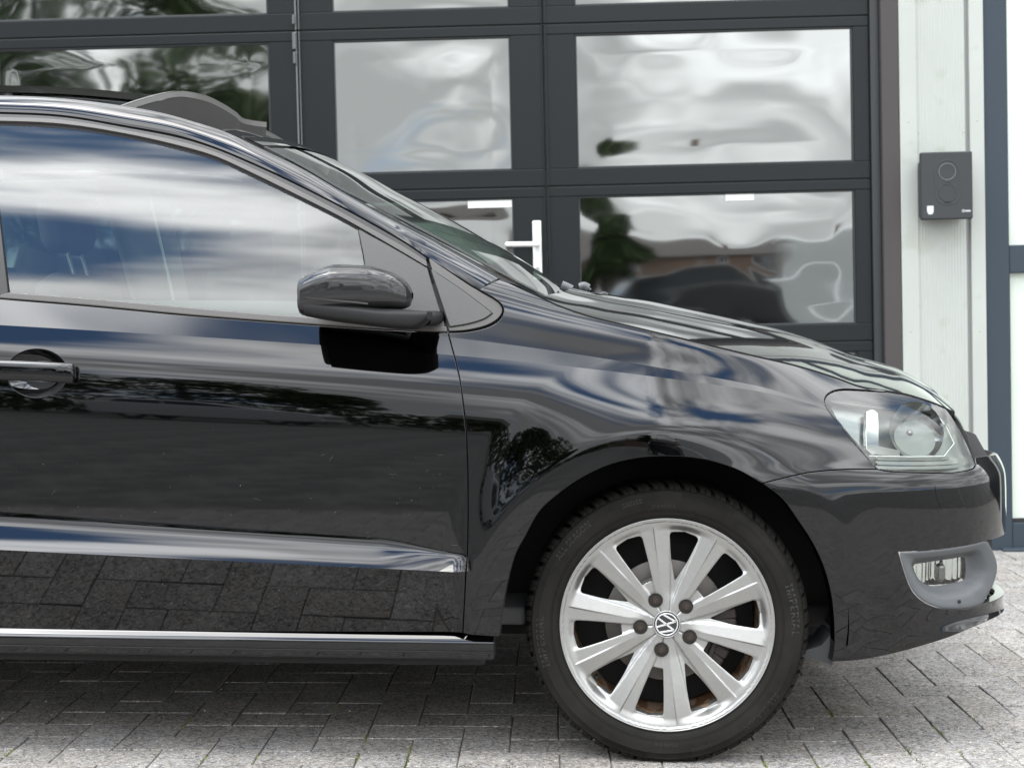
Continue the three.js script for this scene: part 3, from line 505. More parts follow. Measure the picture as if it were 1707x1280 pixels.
const flareT = integral(t => Math.tan(R(flareTilt(t))), 0, 1, 1);      // negative below t = 1
function Q(s, v) {
  const u = s, c = creaseV(u), d = v - c; let q;
  const b = bandB(u), k = topScale(u);
  if (d <= 0) q = lowT(d); else if (d <= b) q = TB * d; else q = TB * b + k * topT((d - b) / k);
  // lower door crease
  const lo = flareLo(u), hi = flareHi(u), amt = 1 - sstep(-0.440, -0.400, u);
  if (amt > 0 && v < hi) { const h = flareTop(u) - lo, full = -flareT(0) * h; q += amt * (v >= lo ? -flareT((v - lo) / (hi - lo)) * h : full - Math.min(full * 1.7, (lo - v) * 0.28)); }
  // wheel arch flares, front and rear
  for (const uc of [0, -2.47]) { const r = Math.hypot(u - uc, v - WHEEL_V); if (r < 0.58) { const m = r - 0.412, re = 0.412 + 0.5 * (m + Math.sqrt(m * m + 0.0001)), ro = 0.437 + 0.143 * (0.5 + 0.5 * (v - WHEEL_V) / r) ** 2.2, t = Math.max(0, ro - re) / (ro - 0.412); q += 0.105 * (ro - 0.412) * t * t; } }
  return q;
}
const noseQ = curve1([[0.10, -0.05], [0.17, -0.042], [0.22, -0.029], [0.28, -0.0220], [0.34, -0.0180], [0.39, -0.0165], [0.45, -0.0165], [0.52, -0.0172], [0.56, -0.0185], [0.58, -0.0205], [0.60, -0.027], [0.63, -0.044], [0.68, -0.072], [0.73, -0.107], [0.78, -0.155], [0.85, -0.24], [1.1, -0.6]]);
function body(s, v) {
  const p = plan(s), n = planN(s), t = sstep(-0.05, 0.64, s), q = Q(s, v) * (1 - t) + noseQ(v) * t + 0.016 * sstep(0.52, 0.76, s) * Math.exp(-(((v - 0.250) / 0.020) ** 2));
  return V(p[0] + n[0] * q, v, p[1] + n[1] * q);
}
// ---- glasshouse flank
const tiltG = curve1([[0.80, 14], [0.93, 15.5], [1.1, 19], [1.3, 24], [1.45, 30]]);
const gT = integral(v => -Math.tan(R(tiltG(v))), 0.8, 1.6, 0.93);
const green = (u, v) => V(u, v, -0.026 + gT(v) - 0.012 * Math.max(0, (u + 0.85) / 0.5) ** 2 - 0.01 * Math.max(0, (-u - 1.2)) ** 2);

// the flank again with its creases on lines of constant t, so that they stay sharp
const knots = [0.420, 0.475, 0.85, 0.89];
const kv = s => { const lo = flareLo(Math.min(s, -0.43)), hi = flareHi(Math.min(s, -0.43)), c = creaseV(s); return [0, lo, hi, c, c + Math.max(0.003, bandB(s)), c + Math.max(0.003, bandB(s)) + 0.3]; }, kt = [0, ...knots, 1.19];
const remap = (x, a, b) => { let i = 0; while (i < 4 && x > a[i + 1]) i++; return b[i] + (b[i + 1] - b[i]) * (x - a[i]) / (a[i + 1] - a[i]); };
const bodyT = (s, t) => body(s, remap(t, kt, kv(s)));
const toT = poly => poly.map(([s, v]) => [s, remap(v, kv(s), kt)]);
// ---- paints and plastics
const peel = noiseTex(512, (i, j) => tfbm(i, j, 512, 48, 2, 61)); peel.repeat.set(5, 5);
const paint = phy({ color: lin(0.009, 0.0094, 0.0105), metalness: 1, roughness: 0.06, clearcoat: 1, clearcoatRoughness: 0.02, bumpMap: peel, bumpScale: 0.00001 });
const gloss = phy({ color: lin(0.012), metalness: 0, roughness: 0.06, clearcoat: 1, clearcoatRoughness: 0.02, ior: 1.7 });
const black = std({ color: lin(0.016), roughness: 0.9 });
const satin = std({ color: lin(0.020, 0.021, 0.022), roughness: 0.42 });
const trimGrey = std({ color: lin(0.078, 0.073, 0.068), roughness: 0.45 });
const trimDark = std({ color: lin(0.024, 0.023, 0.022), roughness: 0.5 });
const grain = noiseTex(256, (i, j) => tfbm(i, j, 256, 64, 2, 5)); grain.repeat.set(8, 8);
const plasticG = std({ color: lin(0.066, 0.064, 0.061), roughness: 0.5, bumpMap: grain, bumpScale: 0.0002 });
const plasticF = std({ color: lin(0.075, 0.08, 0.084), roughness: 0.55, bumpMap: grain, bumpScale: 0.0003 });
const chrome = std({ color: lin(0.88), metalness: 1, roughness: 0.05 });
const sideGlass = phy({ color: lin(0.50, 0.60, 0.55), transmission: 1, thickness: 0, roughness: 0.0, ior: 1.76 });
const screenGlass = phy({ color: lin(0.74, 0.88, 0.80), transmission: 1, thickness: 0, roughness: 0.0, ior: 2.2 });
const clearGlass = phy({ color: lin(0.78, 0.81, 0.78), transmission: 1, thickness: 0, roughness: 0.0, ior: 1.55 });
const P = (name, geo, mat, parent = car) => mesh(name, geo, mat, parent);
const rev = a => [...a].reverse();
const far = m => { const c = m.clone(); c.scale.z *= -1; c.position.z = -WIDTH - m.position.z; car.add(c); return c; };       // the same part on the other flank

// ---- outlines, stroke by stroke
const archFender = [[833, 1062], [838, 1020], [847, 970], [860, 924], [876, 894], [900, 852], [928, 826], [964, 800], [1016, 775], [1069, 763], [1122, 761], [1174, 766], [1227, 782], [1271, 806]];
const archBumper = [[1271, 806], [1304, 831], [1330, 866], [1356, 906], [1374, 945], [1386, 989], [1391, 1032], [1391, 1085], [1387, 1104]];
const doorFront = [[746, 553], [752, 575], [765, 625], [774, 690], [779, 760], [779.5, 900], [776, 970], [771, 1056]];
const hoodGap = [[834, 464], [870, 481], [900, 495], [925, 507], [981, 527], [1051, 544], [1122, 561], [1192, 578], [1260, 594], [1317, 607], [1391, 629], [1436, 645], [1479, 652]];
const hoodFront = [[1479, 652], [1510, 657], [1538, 665], [1566, 675], [1593, 688]];
const lampLeft = [[1479, 652], [1435, 650], [1407, 649], [1388, 653], [1378, 661], [1376, 670], [1381, 683], [1397, 704], [1422, 735.6], [1444, 760], [1463, 782]];
const lampBottom = [[1463, 782], [1480, 785.5], [1510, 787.5], [1547, 788.5], [1585, 788], [1612, 785]];
const lampRight = [[1612, 785], [1624, 781], [1628, 775], [1624, 752], [1613, 721], [1602, 699], [1593, 688]];
const bumperTop = [[1271, 806], [1304, 797.5], [1347, 788], [1404, 782.5], [1463, 782]];
const belt = [[-108, 489], [0, 498], [141, 509], [316, 525.5], [527, 541.5], [640, 549], [746, 554.5]];
const flank = strokes => toT(outline(body, strokes));

// ---- front door, with the round grip recess cut out behind the handle
const bowl = []; for (let k = 0; k <= 28; k++) { const a = Math.PI - k / 28 * 2 * Math.PI * 0.992 - 0.02; bowl.push([60 + 50.5 * Math.cos(a), 622 - 39.5 * Math.sin(a)]); }
const doorOut = flank([[[-108, 1049], [0, 1050], [400, 1053.5], [771, 1056]], rev(doorFront), rev(belt), [[-108, 489], [-116, 560], [-121, 619]], [[-121, 619], [9.6, 621]], bowl, [[9.6, 624], [-121, 624]], [[-121, 624], [-124, 760], [-120, 940], [-108, 1049]]]);
const frontDoor = P('front_door', panel(doorOut, bodyT, { rows: knots, cell: 0.011 }), paint); far(frontDoor);
{
  const c = trace(60, 622, body), rs = 0.0665, rv = 0.0525;
  const cup = (a, b) => { const r = 1 - b, th = a * 2 * Math.PI, s = c[0] + rs * r * Math.cos(th), v = c[1] + rv * r * Math.sin(th), d = 0.036 * (1 - r ** 2.4) + 0.0016; const p = body(s, v), n = surfNormal(body, c[0], c[1]); return p.addScaledVector(n, -d); };
  P('grip_recess', sheet(cup, 48, 18), paint, frontDoor);
  // handle bar
  const prof = [[-170, 616], [-60, 617], [40, 620], [100, 622.5], [118, 623.5], [128, 624]].map(([x, y]) => { const q = trace(x, y, body), p = body(...q), n = surfNormal(body, ...q); return [p, n]; });
  const spine = new THREE.CatmullRomCurve3(prof.map(([p, n], i) => p.clone().addScaledVector(n, i < 1 ? 0.012 : i < 3 ? 0.022 : i < 4 ? 0.019 : i < 5 ? 0.015 : 0.011)));
  const g = sheet((a, b) => { const t = Math.min(1, a * 1.0), p = spine.getPoint(t), k = Math.sqrt(Math.max(1e-5, 1 - Math.max(0, (t - 0.9) / 0.1) ** 2)), th = b * 2 * Math.PI, cy = Math.cos(th), sy = Math.sin(th), e = 0.75; return p.add(V(0, 0.0205 * k * Math.sign(sy) * Math.abs(sy) ** e, 0.012 * k * Math.sign(cy) * Math.abs(cy) ** e)); }, 60, 40, -1);
  P('door_handle', g, paint, frontDoor);
}
// road dust and small scratches on the lower door
{
  seed = 77; const d = [];
  const put = (x, y, l, w, a) => { const q = trace(x, y, body), p = body(...q), n = surfNormal(body, ...q); const g = new THREE.CircleGeometry(1, 5); g.scale(l, w, 1); g.rotateZ(a); g.applyQuaternion(new THREE.Quaternion().setFromUnitVectors(V(0, 0, 1), n)); g.translate(p.x + n.x * 0.0004, p.y + n.y * 0.0004, p.z + n.z * 0.0004); d.push(g); };
  for (let k = 0; k < 230; k++) { const y = 700 + 345 * Math.sqrt(rnd()); if (y > 860 && y < 950) continue; const r = 0.0003 + 0.0006 * rnd() ** 2; put(10 + 750 * rnd(), y, r * (1 + rnd()), r, rnd() * 3); }
  for (let k = 0; k < 26; k++) put(20 + 740 * rnd(), 730 + 300 * rnd(), 0.004 + 0.008 * rnd(), 0.0002, -0.6 + 1.6 * rnd());
  const m = P('road_dust', mergeGeometries(d), std({ color: lin(0.10, 0.098, 0.092), roughness: 0.9 }), frontDoor); m.userData.kind = 'stuff';
}
// ---- rear door, quarter, tail: beyond the picture's edge
const arcPts = (uc, r, a0, a1, n) => Array.from({ length: n + 1 }, (_, k) => { const a = R(a0 + (a1 - a0) * k / n); return [uc + r * Math.cos(a), WHEEL_V + r * Math.sin(a)]; });
{
  const dx = flank([[[-108, 1049], [-120, 940], [-124, 760], [-121, 619], [-108, 489]]]);
  const e = dx[dx.length - 1], f0 = dx[0];
  const rd = P('rear_door', panel([...toT([[-2.06, 0.262]]), f0, ...dx.slice(1), ...toT([[-2.0, 0.99], [-2.34, 0.985], [-2.36, 0.8], ...arcPts(-2.47, 0.37, 68, 8, 10)])], bodyT, { rows: knots, cell: 0.02 }), paint); far(rd);
  const rq = P('rear_quarter', panel(toT([[-2.34, 0.985], [-2.36, 0.8], ...arcPts(-2.47, 0.37, 68, 178, 14), [-3.0, 0.27], [-3.13, 0.30], [-3.16, 0.6], [-3.14, 1.0]].reverse()), bodyT, { rows: knots, cell: 0.02 }), paint); far(rq);
  P('tailgate', sheet((a, b) => V(-3.13 - 0.12 * Math.sin(Math.PI * a) + 0.28 * Math.max(0, b - 0.6) ** 1.3, 0.3 + b * 1.05, -0.12 - a * (WIDTH - 0.24)), 20, 20, 1), paint);
}
// ---- front wing, bumper
const wingOut = flank([[[771, 1056], [800, 1060], [833, 1062]], archFender, bumperTop, rev(lampLeft), rev(hoodGap), [[834, 464], [797, 482]], [[797, 482], [829, 501], [838, 511], [839, 519], [833, 532], [815, 544], [780, 552.5], [746, 554.5]], doorFront]);
const wing = P('front_wing', panel(wingOut, bodyT, { rows: knots, cell: 0.0085, thick: 0.02 }), paint); far(wing);
const bb = outline(body, [[[1387, 1104], [1435, 1101], [1500, 1088], [1566, 1069], [1619, 1048], [1652, 1034]]]), be = bb[bb.length - 1];
const lt = outline(body, [lampBottom]), le = lt[lt.length - 1], lampSide = outline(body, [[[1612, 785], [1624, 781], [1628, 775], [1626, 762]]]), lr = lampSide[lampSide.length - 1];
const bz = outline(body, [[[1641, 1006], [1620, 1013], [1601, 1015], [1566, 1013], [1540, 1002], [1522, 984], [1511, 958], [1504, 935], [1500, 921]], [[1500, 921], [1530, 919.5], [1566, 916.5], [1610, 910], [1648, 901]]]), bz0 = bz[0], bz1 = bz[bz.length - 1];
const bumperOut = [...outline(body, [archBumper]), ...bb, ...spline2([be, [(be[0] + SMAX) / 2, be[1] + 0.008], [SMAX, be[1] + 0.010]]), ...spline2([[SMAX, bz0[1] + 0.004], [(bz0[0] + SMAX) / 2, bz0[1] + 0.003], bz0]), ...bz, ...spline2([bz1, [(bz1[0] + SMAX) / 2, bz1[1] + 0.004], [SMAX, bz1[1] + 0.004]]), ...spline2([[SMAX, 0.612], [(lr[0] + SMAX) / 2, 0.618], [lr[0] + 0.03, lr[1] + 0.001], lr]), ...rev(lampSide), ...rev(lt), ...rev(outline(body, [bumperTop]))];
const bumper = P('front_bumper', panel(bumperOut, body, { cell: 0.009, thick: 0.02 }), paint); far(bumper);
// wheel-arch return lips
{
  const lip = (strokes, n) => { const pts = outline(body, [strokes]); return sheet((a, b) => { const q = a * (pts.length - 1), i = Math.min(pts.length - 2, Math.floor(q)), t = q - i, s = pts[i][0] + (pts[i + 1][0] - pts[i][0]) * t, v = pts[i][1] + (pts[i + 1][1] - pts[i][1]) * t, p = body(s, v); return p.add(V(0, 0, -0.002 - 0.03 * b)); }, n, 2, -1); };
  P('arch_lip', merge([lip(archFender, 60), lip(archBumper, 40)]), black);
}
// washer cover, outlined on the bumper
{
  const o = outline(body, [[[1561, 809], [1596, 809]], [[1597, 811], [1602, 826], [1610, 845]], [[1609, 847], [1572, 848.5]], [[1570, 847], [1563, 828], [1560, 811]]]);
  P('washer_cover', panel(o, offsetSurf(body, 0.0011), { cell: 0.008, gap: 0, thick: 0.0025, r: 0.0008 }), paint, bumper);
}
// bezel of the fog lamp: a funnel from the bumper skin in to the lens
const fogSurf = offsetSurf(body, -0.030), fogLens = outline(fogSurf, [[[1524, 941], [1566, 935], [1606, 928.5]], [[1611, 931], [1612, 950], [1610, 964]], [[1608, 968], [1592, 971.5], [1557, 977], [1545, 974], [1534, 966], [1528, 956], [1524, 944]]], -0.2);
{
  const ring = clean([...bz, ...spline2([bz1, [bz1[0] + 0.055, (bz0[1] + bz1[1]) / 2], bz0])]), inner = clean(fogLens);
  const rs = (poly, n, c) => { const out = []; for (let k = 0; k < n; k++) { const th = -Math.PI + k / n * 2 * Math.PI, d = [Math.cos(th), Math.sin(th)]; let best = 0; for (let i = 0; i < poly.length; i++) { const a = poly[i], b = poly[(i + 1) % poly.length], ex = b[0] - a[0], ey = b[1] - a[1], den = d[0] * ey - d[1] * ex; if (Math.abs(den) < 1e-12) continue; const t = ((a[0] - c[0]) * ey - (a[1] - c[1]) * ex) / den, q = ((a[0] - c[0]) * d[1] - (a[1] - c[1]) * d[0]) / den; if (t > 0 && q >= -1e-9 && q <= 1 + 1e-9) best = Math.max(best, t); } out.push([c[0] + d[0] * best, c[1] + d[1] * best]); } return out; };
  const c = inner.reduce((s, p) => [s[0] + p[0] / inner.length, s[1] + p[1] / inner.length], [0, 0]), N = 96, A = rs(ring, N, c), B = rs(inner, N, c);
  const depth = [[0, 0.001], [0.06, 0.0], [0.42, 0.004], [0.5, 0.006], [0.92, 0.030], [1, 0.031]];
  const dc = curve1(depth);
  const g = sheet((a, b) => { const q = a * N, i = Math.floor(q) % N, j = (i + 1) % N, t = q - Math.floor(q), L = (p, k) => p[i][k] + (p[j][k] - p[i][k]) * t, s = L(A, 0) + (L(B, 0) - L(A, 0)) * b, v = L(A, 1) + (L(B, 1) - L(A, 1)) * b, p = body(s, v), n = surfNormal(body, s, v); return p.addScaledVector(n, -dc(b)); }, 192, 20, 1, [0.5, 0.1]);
  const bezel = P('fog_bezel', g, plasticF, bumper);
  const scr = new THREE.SphereGeometry(0.004, 10, 8); { const q = trace(1601, 1003, body), p = body(...q); scr.translate(p.x, p.y, p.z - 0.0015); } P('bezel_screw', scr, black, bumper);
  const fog = P('fog_lamp', panel(fogLens, offsetSurf(body, -0.030), { cell: 0.006, gap: 0.0005, rim: false }), clearGlass, bumper);
  // fluted reflector and bulb cap behind the lens
  const flute = (q, v) => offsetSurf(body, -0.046 + 0.0022 * Math.sin(q * 330) - 0.018 * Math.exp(-(((q - c[0]) / 0.03) ** 2)))(q, v);
  P('fog_reflector', panel(inner, flute, { cell: 0.003, gap: -0.006, rim: false }), chrome, bumper);
  const cc = body(...c).addScaledVector(surfNormal(body, ...c), -0.052), ax = V(0.62, 0.05, 0.78).normalize();
  const cap = new THREE.CapsuleGeometry(0.011, 0.02, 6, 16); cap.translate(cc.x + 0.012, cc.y, cc.z + 0.004); P('bulb_cap', cap, std({ color: lin(0.25), metalness: 1, roughness: 0.25 }), bumper);
}
// grille between the lamps, out of sight round the nose
P('grille', panel([[lr[0] + 0.012, 0.622], [SMAX, 0.615], [SMAX, 0.672], [lr[0] - 0.02, 0.674]], offsetSurf(body, -0.02), { cell: 0.02 }), black);
{ const m = P('lower_grille', panel([[bz0[0] + 0.02, bz0[1] + 0.01], [SMAX, bz0[1] + 0.01], [SMAX, bz1[1] - 0.004], [bz1[0] + 0.02, bz1[1] - 0.004]], offsetSurf(body, -0.03), { cell: 0.02 }), black); far(m); }

// ---- headlamp
{
  const lampOut = outline(body, [rev(hoodFront), lampLeft, lampBottom, lampRight]);
  const lamp = P('headlamp', panel(lampOut, offsetSurf(body, -0.001), { cell: 0.008, gap: 0.0025, thick: 0.012, r: 0.002 }), clearGlass); far(lamp);
  const edge = clean(inset(clean(lampOut), 0.0015)), N = edge.length;
  P('lamp_seal', sheet((a, b) => { const q = a * N, i = Math.floor(q) % N, j = (i + 1) % N, t = q - Math.floor(q), s = edge[i][0] + (edge[j][0] - edge[i][0]) * t, v = edge[i][1] + (edge[j][1] - edge[i][1]) * t; return body(s, v).addScaledVector(surfNormal(body, s, v), -0.004 - 0.07 * b); }, 160, 3, -1), std({ color: lin(0.05), roughness: 0.5 }), lamp);
  const smoke = std({ color: lin(0.20, 0.21, 0.20), metalness: 0.7, roughness: 0.35 }), bright = std({ color: lin(0.36), metalness: 1, roughness: 0.08 }), inner = d => offsetSurf(body, d);
  const bucket = (q, v) => offsetSurf(body, -0.058 + 0.040 * sstep(0.56, 0.70, q))(q, v), housing = P('lamp_housing', panel(lampOut, bucket, { cell: 0.01, gap: -0.002, rim: false }), smoke, lamp);
  const O = (strokes, d) => outline(inner(d), strokes, -0.15);
  // upper inner shelf and lower ribs
  P('lamp_shelf', panel(O([[[1385, 668], [1440, 676], [1500, 683], [1560, 689], [1578, 692]], [[1578, 687], [1560, 677], [1500, 659], [1440, 652], [1400, 652]]], -0.035), inner(-0.035), { cell: 0.01, gap: 0, thick: 0.004 }), std({ color: lin(0.30, 0.31, 0.30), metalness: 0.7, roughness: 0.25 }), lamp);
  P('side_reflector', panel(O([[[1446, 686], [1456, 683], [1464, 688]], [[1465, 700], [1465, 740], [1464, 756]], [[1455, 757], [1446, 749]], [[1445, 720]]], -0.028), inner(-0.028), { cell: 0.006, gap: 0, thick: 0.01 }), bright, lamp);
  P('indicator_panel', panel(O([[[1384, 672], [1410, 680], [1443, 684]], [[1443, 720], [1443, 752]], [[1420, 727], [1396, 697]]], -0.045), inner(-0.045), { cell: 0.008, gap: 0, thick: 0.004 }), std({ color: lin(0.25, 0.255, 0.26), metalness: 0.9, roughness: 0.3 }), lamp);
  for (const [y0, y1, d] of [[762, 766, -0.02], [769, 774, -0.017], [777, 781, -0.014]]) P('lamp_rib', panel(O([[[1462, y0], [1520, y0 + 1], [1575, y0]], [[1600, y0 - 2]], [[1600, y1 - 2], [1575, y1], [1520, y1 + 1], [1465, y1]]], d), inner(d), { cell: 0.01, gap: 0, thick: 0.012 }), std({ color: lin(0.22, 0.23, 0.22), metalness: 0.8, roughness: 0.25 }), lamp);
  // main reflector: a deep polished bowl opening forwards and out
  const q = trace(1514, 722, inner(-0.055), -0.15), c = inner(-0.060)(...q), ax = V(0.28, 0.22, 0.93).normalize();
  const turn = new THREE.Quaternion().setFromUnitVectors(V(0, 1, 0), ax);
  const lg = new THREE.LatheGeometry(Array.from({ length: 20 }, (_, k) => new THREE.Vector2(0.004 + 0.060 * k / 19, 0.048 * (k / 19) ** 2.0)), 56); lg.applyQuaternion(turn); lg.translate(c.x, c.y, c.z);
  P('main_reflector', lg, bright, lamp);
  const bulb = new THREE.LatheGeometry([[0.0001, 0.022], [0.005, 0.0212], [0.0075, 0.016], [0.008, 0.006], [0.008, -0.004]].map(p => new THREE.Vector2(...p)), 24); bulb.applyQuaternion(turn); bulb.translate(c.x, c.y, c.z); P('bulb_shield', bulb, std({ color: lin(0.25), metalness: 1, roughness: 0.2 }), lamp);
  P('lower_reflector', panel(O([[[1464, 744], [1500, 751]], [[1501, 760]], [[1463, 757]]], -0.030), inner(-0.030), { cell: 0.008, gap: 0, thick: 0.004 }), bright, lamp);
  const q2 = trace(1570, 722, inner(-0.045), -0.2), c2 = inner(-0.050)(...q2), l2 = new THREE.LatheGeometry(Array.from({ length: 14 }, (_, k) => new THREE.Vector2(0.003 + 0.033 * k / 13, 0.032 * (k / 13) ** 2)), 40); l2.applyQuaternion(new THREE.Quaternion().setFromUnitVectors(V(0, 1, 0), V(0.75, 0.05, 0.66).normalize())); l2.translate(c2.x, c2.y, c2.z); P('inner_reflector', l2, bright, lamp);
  const line = [[1563, 691], [1580, 714], [1592, 739], [1575, 760.5], [1520, 761.5], [1450, 760]].map(p => { const k = trace(p[0], p[1], inner(-0.014), -0.15); const z = inner(-0.014)(...k); return [z.x, z.y, z.z]; });
  P('light_guide', merge(line.slice(0, -1).map((p, i) => tube([p, line[i].map((x, k) => (x + line[i + 1][k]) / 2), line[i + 1]], 0.0011, 6, 6))), std({ color: lin(0.75), roughness: 0.2 }), lamp);
}

// ---- sill
{
  const prof = [[0.270, -0.020], [0.2600, -0.008], [0.2525, 0.0005], [0.2445, 0.0070], [0.2395, 0.0100], [0.2375, 0.0105], [0.226, 0.0112], [0.2225, 0.0112], [0.2215, 0.0095], [0.2205, 0.0112], [0.205, 0.0100], [0.2035, 0.006], [0.203, -0.05]];
  const g = sheet((a, b) => { const u = -2.08 + a * (2.08 - 0.357), q = b * (prof.length - 1), i = Math.min(prof.length - 2, Math.floor(q)), t = q - i, base = body(-0.9, 0.262).z; return V(u, prof[i][0] + (prof[i + 1][0] - prof[i][0]) * t + 0.018 + 0.0035 * (1 - a), base + prof[i][1] + (prof[i + 1][1] - prof[i][1]) * t); }, 60, 48, -1);
  const sill = P('sill', g, paint); far(sill);
  const sh = new THREE.Shape(prof.map(p => new THREE.Vector2(-p[1], p[0]))); const cg = new THREE.ShapeGeometry(sh); cg.rotateY(Math.PI / 2); cg.translate(-0.3572, 0.018, body(-0.9, 0.262).z); P('sill_end', cg, std({ color: lin(0.02), roughness: 0.5, side: THREE.DoubleSide }), sill);
}

// ---- glasshouse
const railLo = [[-330, 184], [0, 186], [105, 191.5], [211, 209], [300, 226], [358, 244.5], [417, 269], [476, 296], [558, 337], [617, 369], [676, 403], [711, 427], [784, 473], [799, 482.5]];
const railHi = [[-330, 163], [0, 165], [105, 170], [211, 181], [260, 190], [300, 201], [358, 217.5], [417, 245.6], [476, 271], [558, 317], [617, 349], [700, 390], [784, 434.7], [837, 464.5]];
const shift = dz => (u, v) => green(u, v).add(V(0, 0, dz));
const lift = (pts, f) => new THREE.CatmullRomCurve3(pts.map(p => f(...trace(p[0], p[1], f, -0.1))), false, 'centripetal');
const shiftF = d => (u, v) => green(u, v).add(V(0, 0, d * (1 - 0.28 * sstep(-0.80, -0.36, u)))), loC = lift(railLo, green), hiC = lift(railHi, shiftF(-0.036));
{
  // painted roof rail and pillar: rounded, with a fine drip channel along it
  const bulge = curve1([[0, 0], [0.08, 0.006], [0.22, 0.0150], [0.42, 0.0200], [0.56, 0.0215], [0.60, 0.0190], [0.65, 0.0190], [0.69, 0.0208], [0.86, 0.014], [1, 0]]);
  const f = (a, b) => { const L = loC.getPoint(a), H = hiC.getPoint(a), d = H.clone().sub(L), tg = loC.getTangent(a), n = tg.clone().cross(d).normalize(); return L.addScaledVector(d, b).addScaledVector(n, bulge(b) * (0.85 - 0.4 * sstep(0.45, 0.8, a))); };
  const rail = P('roof_pillar', sheet(f, 120, 40, 1), paint); far(rail);
  P('pillar_seal', sheet((a, b) => { const L = loC.getPoint(a); return L.add(V(0, 0.001 - 0.012 * b, -0.006 - 0.004 * b)); }, 120, 2, -1), black);
}
const gl = strokes => outline(green, strokes, -0.06);
const glassTop = [[-24, 205], [0, 205.5], [105, 211], [211, 227], [300, 247.5], [358, 264], [417, 291], [500, 331], [562, 362], [595, 380]];
const glassOut = gl([glassTop, [[595, 380], [606, 440], [613, 536]], [[613, 536], [517, 529], [422, 522], [281, 509.5], [141, 497], [14, 487]], [[14, 487], [8, 440], [0, 376], [-12, 290], [-24, 205]]]);
const sideWindow = P('side_window', panel(glassOut, offsetSurf(green, -0.005), { cell: 0.02, gap: 0, rim: false }), sideGlass); far(sideWindow);
{
  const up = [[-330, 189], [0, 190.5], [105, 196], [211, 213.5], [300, 231], [358, 249], [417, 273.5], [476, 300.5], [558, 341.5], [617, 373.5], [676, 407.5], [709, 430]];
  const midl = [[-330, 195], [0, 196], [105, 201], [211, 218.5], [300, 237], [358, 254.5], [417, 280], [476, 307.5], [558, 349.5], [617, 381.5], [676, 414.5], [710, 436]];
  const low = [[-330, 200.5], [0, 201.5], [105, 206.5], [211, 223], [300, 243], [358, 260], [417, 286.5], [500, 327], [562, 358], [595, 376], [660, 413.5], [711.5, 444]];
  const t1 = P('window_frame', panel(gl([midl, rev(up)]), offsetSurf(green, 0.001), { cell: 0.012, gap: 0, thick: 0.01, r: 0.0008 }), trimDark), t2 = P('window_frame', panel(gl([low, rev(midl)]), offsetSurf(green, 0.0025), { cell: 0.012, gap: 0, thick: 0.01, r: 0.0008 }), trimGrey); far(t1); far(t2);
  // black run channel round the glass
  P('glass_seal', panel(gl([glassTop, rev([[-30, 200], ...low.slice(1, 10)])]), offsetSurf(green, -0.004), { cell: 0.012, gap: -0.001, thick: 0.006 }), black);
  P('belt_trim', panel(gl([[[14, 490], [141, 499.5], [281, 512], [422, 524.5], [517, 531.5], [602, 537.5], [742, 546]], [[744, 552], [640, 547], [527, 539.5], [316, 523.5], [141, 507], [-4, 495.5]]]), offsetSurf(green, 0.004), { cell: 0.012, gap: 0, thick: 0.02, r: 0.003 }), trimGrey);
  P('door_pillar_trim', panel(gl([[[-24, 207], [-12, 290], [-2, 376], [11, 490]], [[-8, 494.5], [-105, 486]], [[-118, 400], [-135, 290], [-150, 204]]]), offsetSurf(green, 0.001), { cell: 0.012, gap: 0, thick: 0.015 }), trimDark);
  // mirror corner and fixed quarter
  P('mirror_corner', panel(gl([[[597, 382], [660, 416.5], [712, 447]], [[712, 447], [726, 495], [742, 545]], [[742, 545], [680, 542], [614, 537]], [[614, 537], [608, 440], [597, 382]]]), offsetSurf(green, 0.001), { cell: 0.01, gap: 0.0012, thick: 0.012 }), plasticG);
  const ringO = gl([[[715, 431], [784, 477.5], [797, 485], [829, 503.5], [836, 512], [837, 519], [831, 529.5], [813, 541], [780, 549.5], [749, 552]], [[749, 552], [737, 506], [726, 470], [715, 431]]]);
  P('quarter_trim', panel(ringO, offsetSurf(green, 0.0025), { cell: 0.01, gap: 0.001, thick: 0.012 }), trimGrey);
  const plate = gl([[[719, 451], [770, 485], [820, 523]], [[820, 523], [806, 532], [780, 540], [750, 545]], [[750, 545], [735, 500], [719, 451]]]);
  P('quarter_plate', panel(plate, offsetSurf(green, 0.0060), { cell: 0.01, gap: 0.001, thick: 0.012 }), plasticG);
  P('quarter_seal', panel(plate, offsetSurf(green, 0.0035), { cell: 0.01, gap: -0.0012, thick: 0.012 }), black);
}
// inner panels behind the shut lines; flank sheet is coloured dark for shade there
{
  const primer = std({ color: lin(0.13, 0.13, 0.132), roughness: 0.8 });
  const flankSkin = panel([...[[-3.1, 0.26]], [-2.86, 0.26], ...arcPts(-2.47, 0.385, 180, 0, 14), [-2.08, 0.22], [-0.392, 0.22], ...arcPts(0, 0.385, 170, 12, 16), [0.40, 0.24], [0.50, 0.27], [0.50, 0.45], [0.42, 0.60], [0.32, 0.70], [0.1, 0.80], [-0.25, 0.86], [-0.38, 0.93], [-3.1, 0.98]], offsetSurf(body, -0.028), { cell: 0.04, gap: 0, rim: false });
  const k = P('gap_shade_sheet', flankSkin, satin); far(k);
  const k2 = P('inner_panel', panel([[-2.1, 0.90], [-0.40, 0.86], [-0.24, 0.93], [-0.36, 1.0], [-0.44, 1.03], [-0.56, 0.965], [-2.1, 0.975]], offsetSurf(green, -0.022), { cell: 0.04, gap: 0, rim: false }), primer); far(k2);
}
